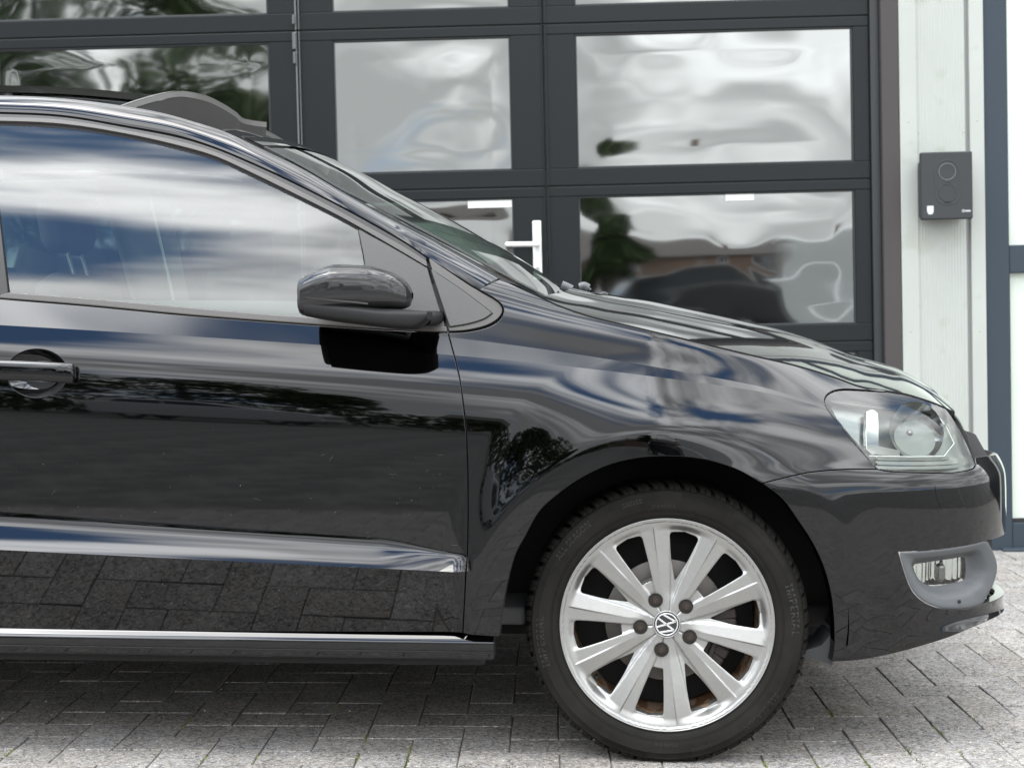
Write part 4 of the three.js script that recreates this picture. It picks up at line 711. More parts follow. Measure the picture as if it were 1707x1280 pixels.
// ---- bonnet, windscreen, roof: from one flank to the other
let bonnetAt; const mir = p => V(p.x, p.y, -WIDTH - p.z);
{
  const strokes = outline(body, [hoodGap.slice(2), hoodFront]), L = [0]; const pts = strokes.map(q => body(...q)); for (let i = 1; i < pts.length; i++) L.push(L[i - 1] + pts[i].distanceTo(pts[i - 1]));
  const edge = a => { const d = a * L[L.length - 1]; let i = 0; while (i < L.length - 2 && d > L[i + 1]) i++; return pts[i].clone().lerp(pts[i + 1], (d - L[i]) / (L[i + 1] - L[i])); };
  const crown = curve1([[0, 0.022], [0.1, 0.050], [0.25, 0.066], [0.5, 0.075], [0.72, 0.073], [0.85, 0.056], [0.93, 0.034], [1, 0.004]]), bow = curve1([[0, 0.11], [0.3, 0.05], [0.7, 0.03], [1, 0.06]]);
  const f = (a, b) => { const e = edge(a), q = 2 * b - 1, A = Math.abs(q), z = e.z + (-WIDTH - 2 * e.z) * b; const c = 1 - A ** 3.2, c2 = 1 - q * q, ridge = 0.006 * Math.exp(-(((A - 0.70 + 0.12 * a) / 0.05) ** 2)); return V(e.x + bow(a) * c2, e.y + crown(a) * c + ridge * sstep(1, 0.85, A) + 0.0015, z); };
  P('bonnet', sheet((a, b) => f(a, 0.0016 + b * 0.9968), 90, 110, -1), paint);
  P('bonnet_underside', sheet((a, b) => f(Math.min(1, a), b).add(V(0, -0.02, 0)), 30, 30, -1), black);
  P('bonnet_edge', sheet((a, b) => f(1, a).add(V(-0.004 * b, -0.018 * b, 0)), 80, 3, 1), paint);
  P('bonnet_flange', sheet((a, b) => f(a, 0.0016).add(V(0, -0.016 * b, -0.002 * b)), 90, 3, -1), paint);
  bonnetAt = f;
}
// near edge of the screen runs along the pillar top
const scrNear = lift([[404, 230], [440, 246], [500, 277], [558, 311], [617, 341], [700, 383.5], [784, 428.5], [834, 456], [880, 480], [908, 494]], shiftF(-0.046));
{
  const bowT = curve1([[0, 0.078], [0.5, 0.098], [0.8, 0.085], [1, 0.06]]);
  const f = (a, b) => { const e = scrNear.getPoint(a), q = 2 * b - 1, c = 1 - Math.abs(q) ** 2.4, m = e.z + (-WIDTH - 2 * e.z) * b; return V(e.x + bowT(a) * 0.72 * c, e.y + bowT(a) * 0.42 * c * (1 - 0.35 * a), m); };
  P('windscreen', sheet(f, 50, 60, 1), screenGlass);
  P('screen_seal', sheet((a, b) => f(a, 0.0 + b * 0.016).add(V(0, 0.0015, 0)), 60, 3, 1), satin); P('screen_seal', sheet((a, b) => f(a, 1 - b * 0.016).add(V(0, 0.0015, 0)), 60, 3, -1), satin);
  // printed black header band of the screen and the gap to the pillar
  P('screen_header', sheet((a, b) => f(a * 0.10, b).add(V(0.0015, 0.003, 0)), 6, 60, 1), gloss);
  P('pillar_gap', sheet((a, b) => { const A = hiC.getPoint(0.42 + a * 0.58), B = scrNear.getPoint(a * 0.86); return A.lerp(B, b).add(V(0, -0.004, -0.001)); }, 80, 3, 1), black);
  // roof skin with the open sliding roof
  const roofEdge = a => hiC.getPoint(a * 0.47);
  const top = (a, b) => { const e = roofEdge(a), q = 2 * b - 1, c = 1 - Math.abs(q) ** 2.2, s = f(0, b), k = sstep(0.8, 1, a); return V(e.x + (s.x - e.x) * k * c, e.y + 0.05 * c * (1 - k) + k * (s.y - e.y) * c, e.z + (-WIDTH - 2 * e.z) * b); };
  P('roof', merge([sheet((a, b) => top(a, b * 0.13), 50, 12, 1), sheet((a, b) => top(a, 0.87 + b * 0.13), 50, 12, 1), sheet((a, b) => top(0.86 + 0.14 * a, 0.13 + 0.74 * b), 10, 30, 1), sheet((a, b) => top(a * 0.12, 0.13 + 0.74 * b), 10, 30, 1)]), gloss);
  P('roof_lining', sheet((a, b) => top(a * 0.98, 0.02 + 0.96 * b).add(V(0, -0.045 - 0.01 * Math.sin(Math.PI * b), 0)), 30, 20, 1), std({ color: lin(0.28, 0.28, 0.26), roughness: 0.9 }));
  P('sunroof_panel', (() => { const g = sheet((a, b) => { const p = top(a * 0.62, 0.14 + 0.72 * b); return p.add(V(0, 0.030 - 0.022 * sstep(0.75, 1, a), 0)); }, 30, 24, 1), h = sheet((a, b) => { const p = top(a * 0.62, 0.14 + 0.72 * b); return p.add(V(0, 0.014 - 0.012 * sstep(0.75, 1, a), 0)); }, 30, 24, -1), k = sheet((a, b) => top(a * 0.62, 0.14).add(V(0, (0.014 - 0.012 * sstep(0.75, 1, a)) * (1 - b) + (0.030 - 0.022 * sstep(0.75, 1, a)) * b, 0)), 30, 2, 1); return merge([g, h, k]); })(), gloss);
  // wind deflector standing up at the front of the opening
  const atV = (px, py, v) => { const d = carRay(px, py), t = (v - carCam.y) / d.y; return carCam.clone().addScaledVector(d, t); };
  const atW = (px, py, w) => { const d = carRay(px, py), t = (w - carCam.z) / d.z; return carCam.clone().addScaledVector(d, t); };
  const nearTop = [[202, 177, -0.26], [228, 168, -0.265], [262, 158, -0.275], [288, 152.5, -0.29]].map(p => atW(...p)), vTop = atW(304, 151.5, -0.31).y;
  const farTop = [[304, 151.5], [322, 154], [345, 160], [370, 172], [392, 186], [408, 198]].map(p => atV(p[0], p[1], vTop));
  const last = farTop[farTop.length - 1];
  const half = [...nearTop, ...farTop]; const C = -WIDTH / 2; half.push(V(last.x + 0.03, vTop, (last.z + C) / 2 - 0.02));
  const full = new THREE.CatmullRomCurve3([...half, V(half[half.length - 1].x + 0.012, vTop, C), ...rev(half).map(mir)], false, 'centripetal');
  const strip = P('wind_deflector', merge([sheet((a, b) => full.getPoint(a).add(V(0, -0.013 * b, 0.0012 * b)), 160, 2, -1), sheet((a, b) => { const p = full.getPoint(a); const k = Math.sin(Math.PI * a); return p.add(V(-0.012 * b, 0.001, -0.004 * b * Math.cos(Math.PI * a))); }, 160, 2, 1)]), std({ color: lin(0.10, 0.098, 0.092), roughness: 0.5 }));
  P('deflector_mesh', sheet((a, b) => { const p = full.getPoint(0.012 + a * 0.976); return p.add(V(-0.012 * b, -0.0135 - 0.075 * b, -0.01 * b * Math.cos(Math.PI * a))); }, 160, 4, -1), std({ color: lin(0.045, 0.043, 0.041), roughness: 0.85, side: THREE.DoubleSide }), strip);
  // cowl and wipers
  P('cowl', sheet((a, b) => { const p = f(0.985, b), q = bonnetAt(0.0, b); return p.lerp(q, -0.25 + a * 1.1).add(V(0, -0.010 + 0.004 * Math.sin(Math.PI * a), 0)); }, 8, 50, 1), satin);
  const W = (px, py, w) => { const p = atW(px, py, w); return [p.x, p.y, p.z]; };
  const rub = std({ color: lin(0.07, 0.075, 0.078), roughness: 0.4 });
  const wp = P('wiper', merge([tube([W(936, 475, -0.42), W(945, 479, -0.42), W(953, 483, -0.42)], 0.0115, 10, 10), tube([W(952, 483, -0.42), W(965, 486, -0.43), W(978, 489, -0.44), W(998, 494, -0.47)], 0.0045, 12, 8)]), rub);
  P('wiper', merge([tube([W(966, 479, -0.95), W(974, 477, -0.95), W(981, 481, -0.95)], 0.0125, 10, 10), tube([W(980, 480, -0.95), W(984, 484, -0.95)], 0.006, 4, 6)]), rub);
  P('washer_jet', tube([W(1000, 492, -0.6), W(1006, 489.5, -0.6), W(1013, 492, -0.6)], 0.006, 8, 8), satin);
}

// ---- door mirror
{
  const atW = (px, py, w) => { const d = carRay(px, py), t = (w - carCam.z) / d.z; return carCam.clone().addScaledVector(d, t); };
  const w0 = 0.098;
  const loft = (cols, e, hwf, close) => {       // cols: [px, top, bottom]
    const c = cols.map(([x, t, b]) => { const A = atW(x, t, w0), B = atW(x, b, w0); return [A.x, A.y, B.y]; });
    const u0 = c[0][0], u1 = c[c.length - 1][0], top = curve1(c.map(k => [k[0], k[1]])), bot = curve1(c.map(k => [k[0], k[2]]));
    return { u0, u1, top, bot, f: (a, b) => { const u = u0 + (u1 - u0) * a, T = top(u), B = bot(u), th = b * 2 * Math.PI, cy = Math.cos(th), sy = Math.sin(th), hw = hwf(a); return V(u, (T + B) / 2 + (T - B) / 2 * Math.sign(sy) * Math.abs(sy) ** e, w0 + hw * Math.sign(cy) * Math.abs(cy) ** e); } };
  };
  const hw = curve1([[0, 0.088], [0.25, 0.09], [0.55, 0.082], [0.8, 0.062], [0.94, 0.034], [1, 0.012]]);
  const up = loft([[513, 462, 527], [520, 457, 527], [541, 446.5, 526], [565, 441, 523], [611, 442.5, 519], [646, 451, 517], [668, 462, 515.5], [682, 475, 511], [687.5, 487, 498]], 0.62, hw);
  const mirror = P('door_mirror', sheet((a, b) => up.f(a, b), 70, 64, -1), phy({ color: lin(0.02), metalness: 0.0, roughness: 0.04, ior: 1.5 }));
  P('mirror_surround', sheet((a, b) => { const p = up.f(0.0, b), c = V(up.u0, (up.top(up.u0) + up.bot(up.u0)) / 2, w0); return p.lerp(c, 0.12 * a).add(V(-0.006 * Math.sin(Math.PI * a), 0, 0)); }, 6, 64, -1), satin, mirror);
  P('mirror_glass', sheet((a, b) => { const p = up.f(0.0, b), c = V(up.u0, (up.top(up.u0) + up.bot(up.u0)) / 2, w0); return p.lerp(c, 0.12 + 0.88 * a).add(V(0.003, 0, 0)); }, 6, 64, -1), chrome, mirror);
  const lowCols = [[519, 500, 528], [530, 501, 530.5], [562, 504.5, 536], [608, 509.5, 542], [641, 514, 546], [670, 515.5, 549], [692, 517, 549.5], [708, 518.5, 541], [716, 519.5, 532]];
  const lw = curve1([[0, 0.085], [0.4, 0.084], [0.7, 0.078], [1, 0.05]]);
  const dn = loft(lowCols, 0.5, lw);
  P('mirror_base', sheet((a, b) => { const p = dn.f(a, b); p.z += 0.0015; return p; }, 40, 48, -1), phy({ color: lin(0.010), roughness: 0.55, specularIntensity: 0.5 }), mirror);
  P('mirror_base_cap', sheet((a, b) => { const p = dn.f(1, b), c = V(dn.u1, (dn.top(dn.u1) + dn.bot(dn.u1)) / 2, w0); return p.lerp(c, a); }, 4, 48, -1), phy({ color: lin(0.010), roughness: 0.55, specularIntensity: 0.5 }), mirror);
  const arm = sheet((a, b) => { const A = atW(690, 533, 0.06), B = atW(722, 529, -0.045), c = A.clone().lerp(B, a), th = b * 2 * Math.PI, cy = Math.cos(th), sy = Math.sin(th); return c.add(V(0.034 * (1 - 0.25 * a) * Math.sign(cy) * Math.abs(cy) ** 0.6, (0.0135 + 0.001 * a) * Math.sign(sy) * Math.abs(sy) ** 0.6, 0)); }, 12, 32, 1);
  P('mirror_arm', arm, phy({ color: lin(0.010), roughness: 0.55, specularIntensity: 0.5 }), mirror);
  P('indicator_strip', sheet((a, b) => { const p = up.f(0.05 + 0.58 * a, 0.0); const y = atW(518 + a * 92, 497 + a * 10, w0).y; return V(p.x, y - 0.0016 + 0.0032 * b, p.z + 0.0006 - 0.0003 * b); }, 20, 2, 1), std({ color: lin(0.03, 0.028, 0.027), roughness: 0.25, metalness: 0.3 }), mirror);
  far(mirror);
}
// ---- wheels: axle along z, face towards +z
{
  const wheel = new THREE.Group(); wheel.name = 'front_wheel'; car.add(wheel); wheel.position.set(0, WHEEL_V, WHEEL_W);
  const rubberTex = noiseTex(256, (i, j) => { const s = 0.20 + 0.10 * (tfbm(i, j, 256, 6, 5, 71) - 0.5) + 0.03 * (hash(i, j, 3) - 0.5); return [s * 1.02, s * 0.985, s * 0.93]; }, true);
  const tyreM = phy({ map: rubberTex, color: lin(0.40), roughness: 0.75, specularIntensity: 0.25 });
  const FLOOR = -WHEEL_V + 0.0008;
  const flat = g => { const p = g.attributes.position; for (let i = 0; i < p.count; i++) { const y = p.getY(i); if (y < FLOOR) { p.setY(i, FLOOR); } } return g; };
  // section: outer bead -> sidewall -> shoulder -> tread -> inner bead
  const sec = [[0.2165, -0.012], [0.2190, -0.002], [0.2235, 0.0025], [0.2285, 0.0045], [0.2290, 0.0058], [0.2330, 0.0080], [0.2450, 0.0118], [0.2560, 0.0130], [0.2640, 0.0124], [0.2645, 0.0134], [0.2668, 0.0132], [0.2673, 0.0118], [0.2745, 0.0092], [0.2775, 0.0078], [0.2780, 0.0088], [0.2800, 0.0080], [0.2805, 0.0062], [0.2835, 0.0010], [0.2858, -0.008], [0.2872, -0.022], [0.2880, -0.055], [0.2880, -0.150], [0.2865, -0.190], [0.275, -0.213], [0.25, -0.221], [0.2165, -0.205]];
  const lathe = (pts, n = 144) => { const g = new THREE.LatheGeometry(pts.map(p => new THREE.Vector2(p[0], p[1])), n); g.rotateX(Math.PI / 2); const u = g.attributes.uv; for (let i = 0; i < u.count; i++) u.setXY(i, u.getX(i) * 8, u.getY(i) * 1.2); return g; };
  const wallZ = curve1([[0.2165, -0.012], [0.2235, 0.0025], [0.2330, 0.0080], [0.2450, 0.0118], [0.2560, 0.0130], [0.2640, 0.0124], [0.2745, 0.0092], [0.2800, 0.0068], [0.2850, 0.0010], [0.2885, -0.008]]);
  const parts = [lathe(sec)];
  // tread blocks wrapped over the shoulder
  const prof = curve1([[0, 0.2835], [0.12, 0.2885], [0.28, 0.2932], [0.5, 0.2955], [1, 0.2970]]), profZ = curve1([[0, 0.0042], [0.12, -0.0005], [0.28, -0.009], [0.5, -0.022], [1, -0.062]]);
  const blockAt = (a0, a1, skew, t0 = 0, t1 = 1, rr = 0) => {
    const f = (a, b) => { const t = t0 + (t1 - t0) * b, th = a0 + (a1 - a0) * a + skew * t, r = prof(t) + rr; return V(r * Math.cos(th), r * Math.sin(th), profZ(t)); };
    const drop = (p, k) => { const r = Math.hypot(p.x, p.y), q = (r - k) / r; return V(p.x * q, p.y * q, p.z - 0.004 * k / 0.007); };
    const out = [sheet(f, 2, 7, 1), sheet((a, b) => { const p = f(0, b); return a ? drop(p, 0.007 * a) : p; }, 1, 7, 1), sheet((a, b) => { const p = f(1, b); return a ? drop(p, 0.007 * a) : p; }, 1, 7, -1), sheet((a, b) => { const p = f(a, 0); return b ? drop(p, 0.004 * b) : p; }, 2, 1, -1)];
    return out;
  };
  const NB = 56; for (let k = 0; k < NB; k++) { const a = k / NB * 2 * Math.PI, w = 2 * Math.PI / NB; parts.push(...blockAt(a + 0.10 * w, a + 0.46 * w, 0.05, 0, 1), ...blockAt(a + 0.50 * w, a + 0.80 * w, 0.05, 0.04, 1, -0.0003)); }
  for (const z0 of [-0.07, -0.12]) for (let k = 0; k < NB; k++) { const a = k / NB * 2 * Math.PI, w = 2 * Math.PI / NB; parts.push(sheet((p, q) => { const th = a + w * (0.1 + 0.7 * p) + (q - 0.5) * 0.05; return V(0.297 * Math.cos(th), 0.297 * Math.sin(th), z0 - q * 0.042); }, 2, 2, 1)); }
  // fine ribs moulded on the sidewall
  for (const [a0, a1] of [[60, 84], [240, 262]]) for (let k = 0; k < 46; k++) { const th = R(a0 + (a1 - a0) * k / 46); parts.push(sheet((p, q) => { const t = th + p * 0.0035, r = 0.2665 + q * 0.0105; return V(r * Math.cos(t), r * Math.sin(t), wallZ(r) + 0.0009 * Math.sin(Math.PI * p) + 0.0002); }, 2, 1, -1)); }
  for (const r of [0.2385, 0.2415]) { const t = new THREE.TorusGeometry(r, 0.0005, 4, 120); t.translate(0, 0, wallZ(r)); parts.push(t); }
  const tyre = mesh('tyre', flat(merge(parts)), tyreM, wheel);
  // raised lettering
  const bold = await new FontLoader().loadAsync('fonts/droid/droid_sans_bold.typeface.json');
  const word = (txt, deg, r0, size, flip = 1) => {
    const g = new TextGeometry(txt, { font: bold, size, depth: 0.0011, curveSegments: 3, bevelEnabled: false }); g.computeBoundingBox(); const wd = g.boundingBox.max.x, p = g.attributes.position;
    for (let i = 0; i < p.count; i++) { const th = R(deg) - (p.getX(i) - wd / 2) / r0, r = r0 + p.getY(i), z = wallZ(r) + p.getZ(i) * 1.0 - 0.0002; p.setXYZ(i, r * Math.cos(th), r * Math.sin(th), z); }
    g.computeVertexNormals(); return g;
  };
  const letters = [word('ALL SEASON', 138, 0.2595, 0.0125), word('DRIVER', 106, 0.2600, 0.0088), word('IMPERIAL', 8, 0.2560, 0.0165), word('ALL SEASON', -42, 0.2595, 0.0125), word('DRIVER', -74, 0.2600, 0.0088), word('IMPERIAL', 188, 0.2560, 0.0165), word('215/45 R16', 92, 0.2460, 0.0068), word('215/45 R16', 270, 0.2460, 0.0068)];
  mesh('tyre_lettering', flat(merge(letters)), phy({ color: lin(0.019, 0.018, 0.0165), roughness: 0.55, specularIntensity: 0.6 }), wheel);

  // alloy rim: ten spokes, each with its share of hub and outer ring
  const silverTex = noiseTex(256, (i, j) => { const s = 0.80 + 0.05 * (tfbm(i, j, 256, 12, 4, 81) - 0.5) + 0.025 * (hash(i, j, 7) - 0.5); return [s, s * 0.995, s * 0.975]; }, true);
  const silver = phy({ map: silverTex, color: lin(0.57, 0.575, 0.58), metalness: 0.75, roughness: 0.34, clearcoat: 0.5, clearcoatRoughness: 0.25 });
  const T18 = Math.PI / 10;
  const hwS = curve1([[0.03, 0.0085], [0.085, 0.0165], [0.14, 0.0222], [0.17, 0.0255], [0.196, 0.0300]]);
  const zBase = curve1([[0.02, -0.010], [0.04, -0.0105], [0.06, -0.010], [0.09, -0.0075], [0.14, -0.003], [0.19, 0.0], [0.206, 0.0005], [0.2145, 0.0015], [0.217, 0.0045], [0.2225, 0.005]]);
  const hwT = curve1([[0.085, 0.0270], [0.10, 0.0258], [0.13, 0.0252], [0.184, 0.0283]]);
  const spokeGeo = m => {                       // m = 1: slot window on the +y side; -1 mirrors it
    const hgt = (x, y) => {
      const r = Math.hypot(x, y), Y = y * m, k = sstep(0.212, 0.196, r) * sstep(0.034, 0.075, r), hw = hwS(r); let z = zBase(r);
      const ridge = 0.10 * hw, tri = ridge - Y; if (tri > 0) z -= k * 0.27 * tri;                                      // long chamfer towards the wedge window
      else z -= k * (0.0021 * sstep(0, 0.0016, -tri) + 0.05 * -tri);                                                    // step down to the flat beside the slot window
      z -= 0.0035 * sstep(0.206, 0.196, r) * sstep(0.9 * hw, 1.25 * hw, Math.abs(y)) ;
      return z;
    };
    const f = (x, y) => V(x, y, hgt(x, y));
    const half = (sg, inner, slot) => {               // from hub to rim on one side
      const o = [], e = (r, a) => [r * Math.cos(a), sg * r * Math.sin(a)];
      const r2 = 0.184;
      if (slot) {
        const t = (inner * Math.sin(T18) - hwS(inner)) / Math.cos(T18), A = e(inner, T18), at = k => [inner * Math.cos(T18) + k * t * Math.sin(T18), sg * (inner * Math.sin(T18) - k * t * Math.cos(T18))], B = at(1);
        o.push(e(0.024, T18), A, ...spline2([at(0.45), at(0.80), [B[0] + 0.0016, B[1] + sg * 0.0006], [B[0] + 0.0055, sg * hwS(B[0] + 0.0055)]], 4), ...spline2([[B[0] + 0.0055, sg * hwS(B[0] + 0.0055)], [0.14, sg * hwS(0.14)], [r2, sg * hwS(r2)]], 4).slice(1));
      } else o.push(e(0.024, T18), e(inner, T18), ...spline2([[inner + 0.004, sg * hwT(inner + 0.004)], [0.13, sg * hwT(0.13)], [r2, sg * hwS(r2)]], 5));
      o.push(...spline2([[r2, sg * hwS(r2)], [0.1885, sg * (hwS(0.19) + 0.0018)], [0.1905, sg * (hwS(0.19) + 0.0065)], e(0.1955, T18 * 0.84), e(0.1965, T18)], 4).slice(1));
      o.push(e(0.2205, T18)); return o;
    };
    const A = half(m, 0.0930, true), B = half(-m, 0.0890, false), arc = []; for (let k = 1; k < 8; k++) { const a = m * (T18 - 2 * T18 * k / 8); arc.push([0.2205 * Math.cos(a), 0.2205 * Math.sin(a)]); }
    const hub = []; for (let k = 1; k < 4; k++) { const a = -m * (T18 - 2 * T18 * k / 4); hub.push([0.024 * Math.cos(a), 0.024 * Math.sin(a)]); }
    return panel([...A, ...arc, ...rev(B), ...hub], f, { cell: 0.0025, gap: 0, thick: 0.028, r: 0.0018 });
  };
  const sg = [spokeGeo(1), spokeGeo(-1)];
  for (let k = 0; k < 10; k++) { const s = mesh('spoke', sg[k % 2], silver, wheel); s.rotation.z = R(97 + 36 * k); }
  mesh('rim_flange', lathe([[0.2195, 0.0035], [0.2205, 0.0052], [0.2218, 0.0058], [0.2230, 0.0050], [0.2234, 0.003], [0.2215, -0.004], [0.213, -0.012], [0.2135, -0.022]]), silver, wheel);
  const dust = noiseTex(256, (i, j) => { const s = tfbm(i, j, 256, 10, 5, 91), t = sstep(0.38, 0.62, s); return [0.66 - 0.20 * t, 0.57 - 0.24 * t, 0.48 - 0.26 * t]; }, true);
  mesh('rim_barrel', lathe([[0.2015, -0.0265], [0.2000, -0.030], [0.1965, -0.045], [0.1950, -0.060], [0.1945, -0.19], [0.205, -0.215]]), std({ map: dust, metalness: 0.35, roughness: 0.55, side: THREE.DoubleSide }), wheel);
  // bolts on dark discs whose colour stands for the shade of the wells
  const rust = std({ color: lin(0.040, 0.030, 0.023), metalness: 0.4, roughness: 0.55 }), wellShade = std({ color: lin(0.016, 0.013, 0.011), roughness: 0.8 });
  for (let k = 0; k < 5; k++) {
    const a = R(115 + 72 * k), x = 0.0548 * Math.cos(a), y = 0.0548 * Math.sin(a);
    const cup = new THREE.LatheGeometry([[0.0152, 0.0013], [0.0146, 0.0020], [0.0140, 0.0016], [0.0136, 0.0004], [0.0132, 0.0002], [0.0001, 0.0002]].map(p => new THREE.Vector2(...p)), 28); cup.rotateX(Math.PI / 2); cup.translate(x, y, -0.0098); mesh('bolt_well_shade', cup, wellShade, wheel);
    const hexm = merge([cyl(0.0090, 0.0090, 0.002, 24), (() => { const h = cyl(0.0072, 0.0078, 0.006, 6); h.translate(0, 0.003, 0); return h; })(), (() => { const h = cyl(0.0042, 0.0042, 0.0015, 16); h.translate(0, 0.0065, 0); return h; })()]); hexm.rotateX(Math.PI / 2); hexm.rotateZ(k); hexm.translate(x, y, -0.0090); mesh('wheel_bolt', hexm, rust, wheel);
  }
  // hub cap with a round two-letter emblem
  const cap = new THREE.LatheGeometry([[0.0268, 0], [0.0272, 0.003], [0.0262, 0.0045], [0.0250, 0.0042], [0.0246, 0.0036], [0.0001, 0.0046]].map(p => new THREE.Vector2(...p)).reverse(), 48); cap.rotateX(Math.PI / 2); cap.scale(1, 1, 1); cap.translate(0, 0, -0.0105);
  mesh('hub_cap', cap, std({ color: lin(0.025, 0.027, 0.028), roughness: 0.25, side: THREE.DoubleSide }), wheel);
  const ringG = new THREE.TorusGeometry(0.0274, 0.0019, 10, 48); ringG.translate(0, 0, -0.0075);
  mesh('cap_ring', ringG, silver, wheel);
  { const rr = 0.0222, w = 0.0040, bars = []; const bar = (x0, y0, x1, y1) => { const L = Math.hypot(x1 - x0, y1 - y0), g = box(L, w, 0.0016, 0, 0, 0, 0.0004); g.rotateZ(Math.atan2(y1 - y0, x1 - x0)); g.translate((x0 + x1) / 2, (y0 + y1) / 2, 0); bars.push(g); };
    bar(-0.0095, 0.0195, -0.0006, 0.0016); bar(0.0095, 0.0195, 0.0006, 0.0016);
    bar(-0.0190, 0.0105, -0.0092, -0.0170); bar(0.0190, 0.0105, 0.0092, -0.0170); bar(-0.0092, -0.0170, -0.0016, -0.0020); bar(0.0092, -0.0170, 0.0016, -0.0020); bar(-0.0030, -0.0015, 0.0030, -0.0015);
    const t = new THREE.TorusGeometry(0.0226, 0.0016, 6, 48); t.scale(1, 1, 0.6); bars.push(t);
    const e = merge(bars); e.rotateZ(R(80)); e.translate(0, 0, -0.0062); mesh('cap_emblem', e, std({ color: lin(0.72), metalness: 0.7, roughness: 0.25 }), wheel); }
  const valve = cyl(0.0035, 0.0042, 0.018, 12); valve.rotateX(Math.PI / 2); valve.translate(0.187 * Math.cos(R(219)), 0.187 * Math.sin(R(219)), -0.036); mesh('tyre_valve', valve, black, wheel);
  // brake
  const iron = std({ color: lin(0.13, 0.12, 0.11), metalness: 0.8, roughness: 0.5 });
  mesh('brake_disc', lathe([[0.070, -0.062], [0.072, -0.058], [0.128, -0.058], [0.128, -0.082], [0.07, -0.082]]), iron, wheel);
  mesh('disc_bell', lathe([[0.001, -0.038], [0.062, -0.038], [0.066, -0.042], [0.068, -0.062]]), std({ color: lin(0.05, 0.042, 0.036), roughness: 0.8, side: THREE.DoubleSide }), wheel);
  const cal = []; for (let k = 0; k < 7; k++) { const a = R(-38 + k * 9), g = box(0.052, 0.024, 0.05, 0, 0, 0, 0.006); g.rotateZ(a + Math.PI); g.translate(0.122 * Math.cos(a), 0.122 * Math.sin(a), -0.066); cal.push(g); } { const g = box(0.012, 0.085, 0.012, 0, 0, 0, 0.004); g.rotateZ(R(-20)); g.translate(0.10, -0.05, -0.04); cal.push(g); }
  mesh('brake_caliper', merge(cal), std({ color: lin(0.045, 0.035, 0.034), roughness: 0.6, metalness: 0.3 }), wheel);
  mesh('back_plate', lathe([[0.001, -0.105], [0.15, -0.105], [0.19, -0.12]]), std({ color: lin(0.008), roughness: 0.9, side: THREE.DoubleSide }), wheel);
  // other wheels
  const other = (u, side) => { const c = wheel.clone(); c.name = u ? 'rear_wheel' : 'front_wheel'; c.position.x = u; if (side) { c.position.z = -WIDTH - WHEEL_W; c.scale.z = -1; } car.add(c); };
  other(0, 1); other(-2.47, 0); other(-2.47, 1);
}
// ---- wheel housings, floor pan, splash guard
{
  const arch = uc => { const g = sheet((a, b) => { const th = R(-6 + 192 * a), r = 0.375 + 0.012 * Math.sin(9 * th) * b; return V(uc + r * Math.cos(th), WHEEL_V + r * Math.sin(th), -0.030 - 0.30 * b); }, 50, 8, 1); const d = sheet((a, b) => { const th = R(-6 + 192 * a); return V(uc + 0.375 * b * Math.cos(th), WHEEL_V + 0.375 * b * Math.sin(th), -0.33); }, 40, 2, -1); return merge([g, d]); };
  for (const u of [0, -2.47]) far(P('wheel_housing', arch(u), std({ color: lin(0.016), roughness: 0.95, side: THREE.DoubleSide })));
  P('floor_pan', merge([box(1.7, 0.05, WIDTH - 0.12, -1.23, 0.215, -WIDTH / 2, 0.01), box(0.30, 0.05, WIDTH - 0.6, 0.40, 0.26, -WIDTH / 2, 0.01), box(0.8, 0.05, WIDTH - 0.75, 0, 0.22, -WIDTH / 2, 0.01), box(0.8, 0.05, WIDTH - 0.75, -2.47, 0.22, -WIDTH / 2, 0.01), box(0.25, 0.05, WIDTH - 0.3, -2.98, 0.28, -WIDTH / 2, 0.01)]), black);
  P('engine_bay', box(0.85, 0.42, 0.9, 0.05, 0.46, -WIDTH / 2, 0.03), black);
  const q = outline(body, [[[1391, 1060], [1391, 1085], [1387, 1104]]]);
  const p0 = body(...q[0]), p1 = body(...q[q.length - 1]);
  P('splash_guard', (() => { const sh = new THREE.Shape([[0, 0.052], [-0.018, 0.03], [-0.062, 0.016], [-0.058, 0.006], [-0.02, -0.002], [0.004, -0.012], [0.006, 0.05]].map(k => new THREE.Vector2(...k))); const g = new THREE.ExtrudeGeometry(sh, { depth: 0.12, bevelEnabled: false }); g.translate(p1.x, p1.y + 0.0, p1.z - 0.14); return g; })(), satin);
}
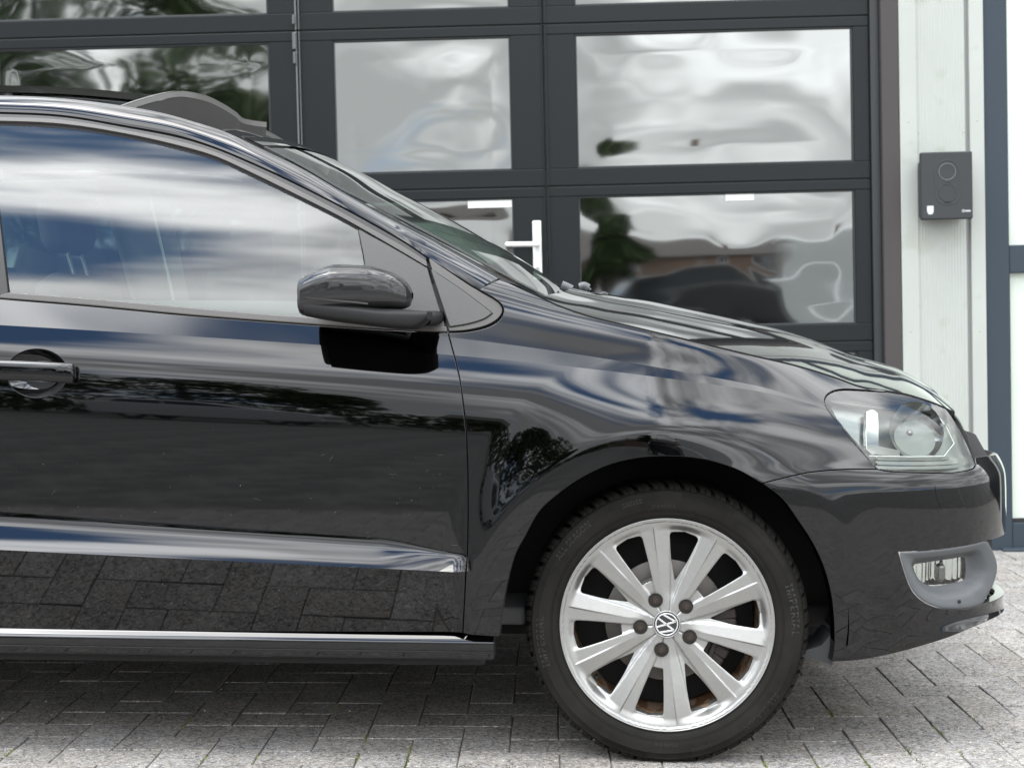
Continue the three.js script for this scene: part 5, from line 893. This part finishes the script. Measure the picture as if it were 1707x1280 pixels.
// ---- cabin
{
  const cloth = std({ color: lin(0.11, 0.11, 0.112), roughness: 0.9 }), pale = std({ color: lin(0.50, 0.50, 0.46), roughness: 0.8 });
  const seat = w => { const g = new THREE.Group(); g.name = 'front_seat'; car.add(g); g.position.set(-1.25, 0.3, w);
    const cushion = box(0.52, 0.16, 0.48, 0, 0.12, 0, 0.05); mesh('seat_cushion', cushion, cloth, g);
    const back = box(0.14, 0.62, 0.46, 0, 0.31, 0, 0.06); back.rotateZ(R(16)); back.translate(-0.24, 0.16, 0); mesh('seat_back', back, cloth, g);
    const hr = box(0.10, 0.17, 0.27, 0, 0, 0, 0.045); hr.rotateZ(R(10)); hr.translate(-0.43, 0.90, 0); mesh('headrest', hr, cloth, g);
    mesh('headrest_post', merge([-0.06, 0.06].map(z => tube([[-0.38, 0.72, z], [-0.42, 0.86, z]], 0.006, 4, 8))), chrome, g); };
  seat(-0.46); seat(-1.22);
  P('dashboard', (() => { const sh = new THREE.Shape(); sh.moveTo(-0.82, 0.55); sh.lineTo(-0.86, 0.86); sh.quadraticCurveTo(-0.84, 0.95, -0.74, 0.965); sh.lineTo(-0.48, 0.955); sh.lineTo(-0.36, 0.90); sh.lineTo(-0.36, 0.55); const g = new THREE.ExtrudeGeometry(sh, { depth: WIDTH - 0.36, bevelEnabled: false }); g.translate(0, 0, -WIDTH + 0.18); return g; })(), std({ color: lin(0.06), roughness: 0.75 }));
  const sw = new THREE.TorusGeometry(0.18, 0.014, 10, 48); sw.rotateY(Math.PI / 2); sw.rotateZ(R(-22)); sw.translate(-0.98, 0.90, -1.22); P('steering_wheel', sw, cloth);
  P('cabin_floor', box(1.9, 0.04, WIDTH - 0.3, -1.25, 0.28, -WIDTH / 2, 0.01), cloth);
  P('rear_bench', merge([box(0.5, 0.2, 1.25, -2.05, 0.42, -WIDTH / 2, 0.05), (() => { const g = box(0.14, 0.6, 1.25, 0, 0, 0, 0.05); g.rotateZ(R(18)); g.translate(-2.32, 0.78, -WIDTH / 2); return g; })()]), cloth);
  // door cards and centre pillars
  const card = P('door_card', panel([[-2.3, 0.3], [-0.5, 0.3], [-0.5, 0.9], [-2.3, 0.95]], offsetSurf(body, -0.07), { cell: 0.06, gap: 0, rim: false }), cloth); far(card);
  const bp = P('centre_pillar', panel([[-1.58, 0.9], [-1.46, 0.9], [-1.52, 1.38], [-1.66, 1.38]], offsetSurf(green, -0.03), { cell: 0.04, gap: 0, thick: 0.03 }), pale); far(bp);
  const ap = P('pillar_lining', sheet((a, b) => { const A = loC.getPoint(0.28 + a * 0.7), B = hiC.getPoint(0.28 + a * 0.7); return A.lerp(B, b).add(V(-0.01, -0.012, -0.03)); }, 40, 2, 1), pale); far(ap);
  const belt1 = P('seat_belt', sheet((a, b) => V(-1.50 + 0.16 * a, 1.28 - 0.75 * a, -WIDTH + 0.18 + 0.05 * a).add(V(0.045 * b, 0, 0)), 12, 1, 1), pale);
  P('room_mirror', box(0.03, 0.055, 0.22, -0.93, 1.29, -WIDTH / 2, 0.012), cloth);
  P('rear_window', sheet((a, b) => V(-2.98 + 0.28 * b, 0.98 + 0.36 * b, -0.26 - a * (WIDTH - 0.52)), 8, 8, 1), screenGlass);
  const rg = P('rear_side_window', panel([[-2.28, 1.0], [-1.68, 0.98], [-1.70, 1.35], [-2.2, 1.33]], offsetSurf(green, -0.005), { cell: 0.04, gap: 0, rim: false }), sideGlass); far(rg);
  const cp = P('rear_pillar', panel([[-2.95, 1.0], [-2.30, 1.0], [-2.22, 1.36], [-2.66, 1.36]], green, { cell: 0.04, gap: 0 }), paint); far(cp);
}
renderer.render(scene, camera);
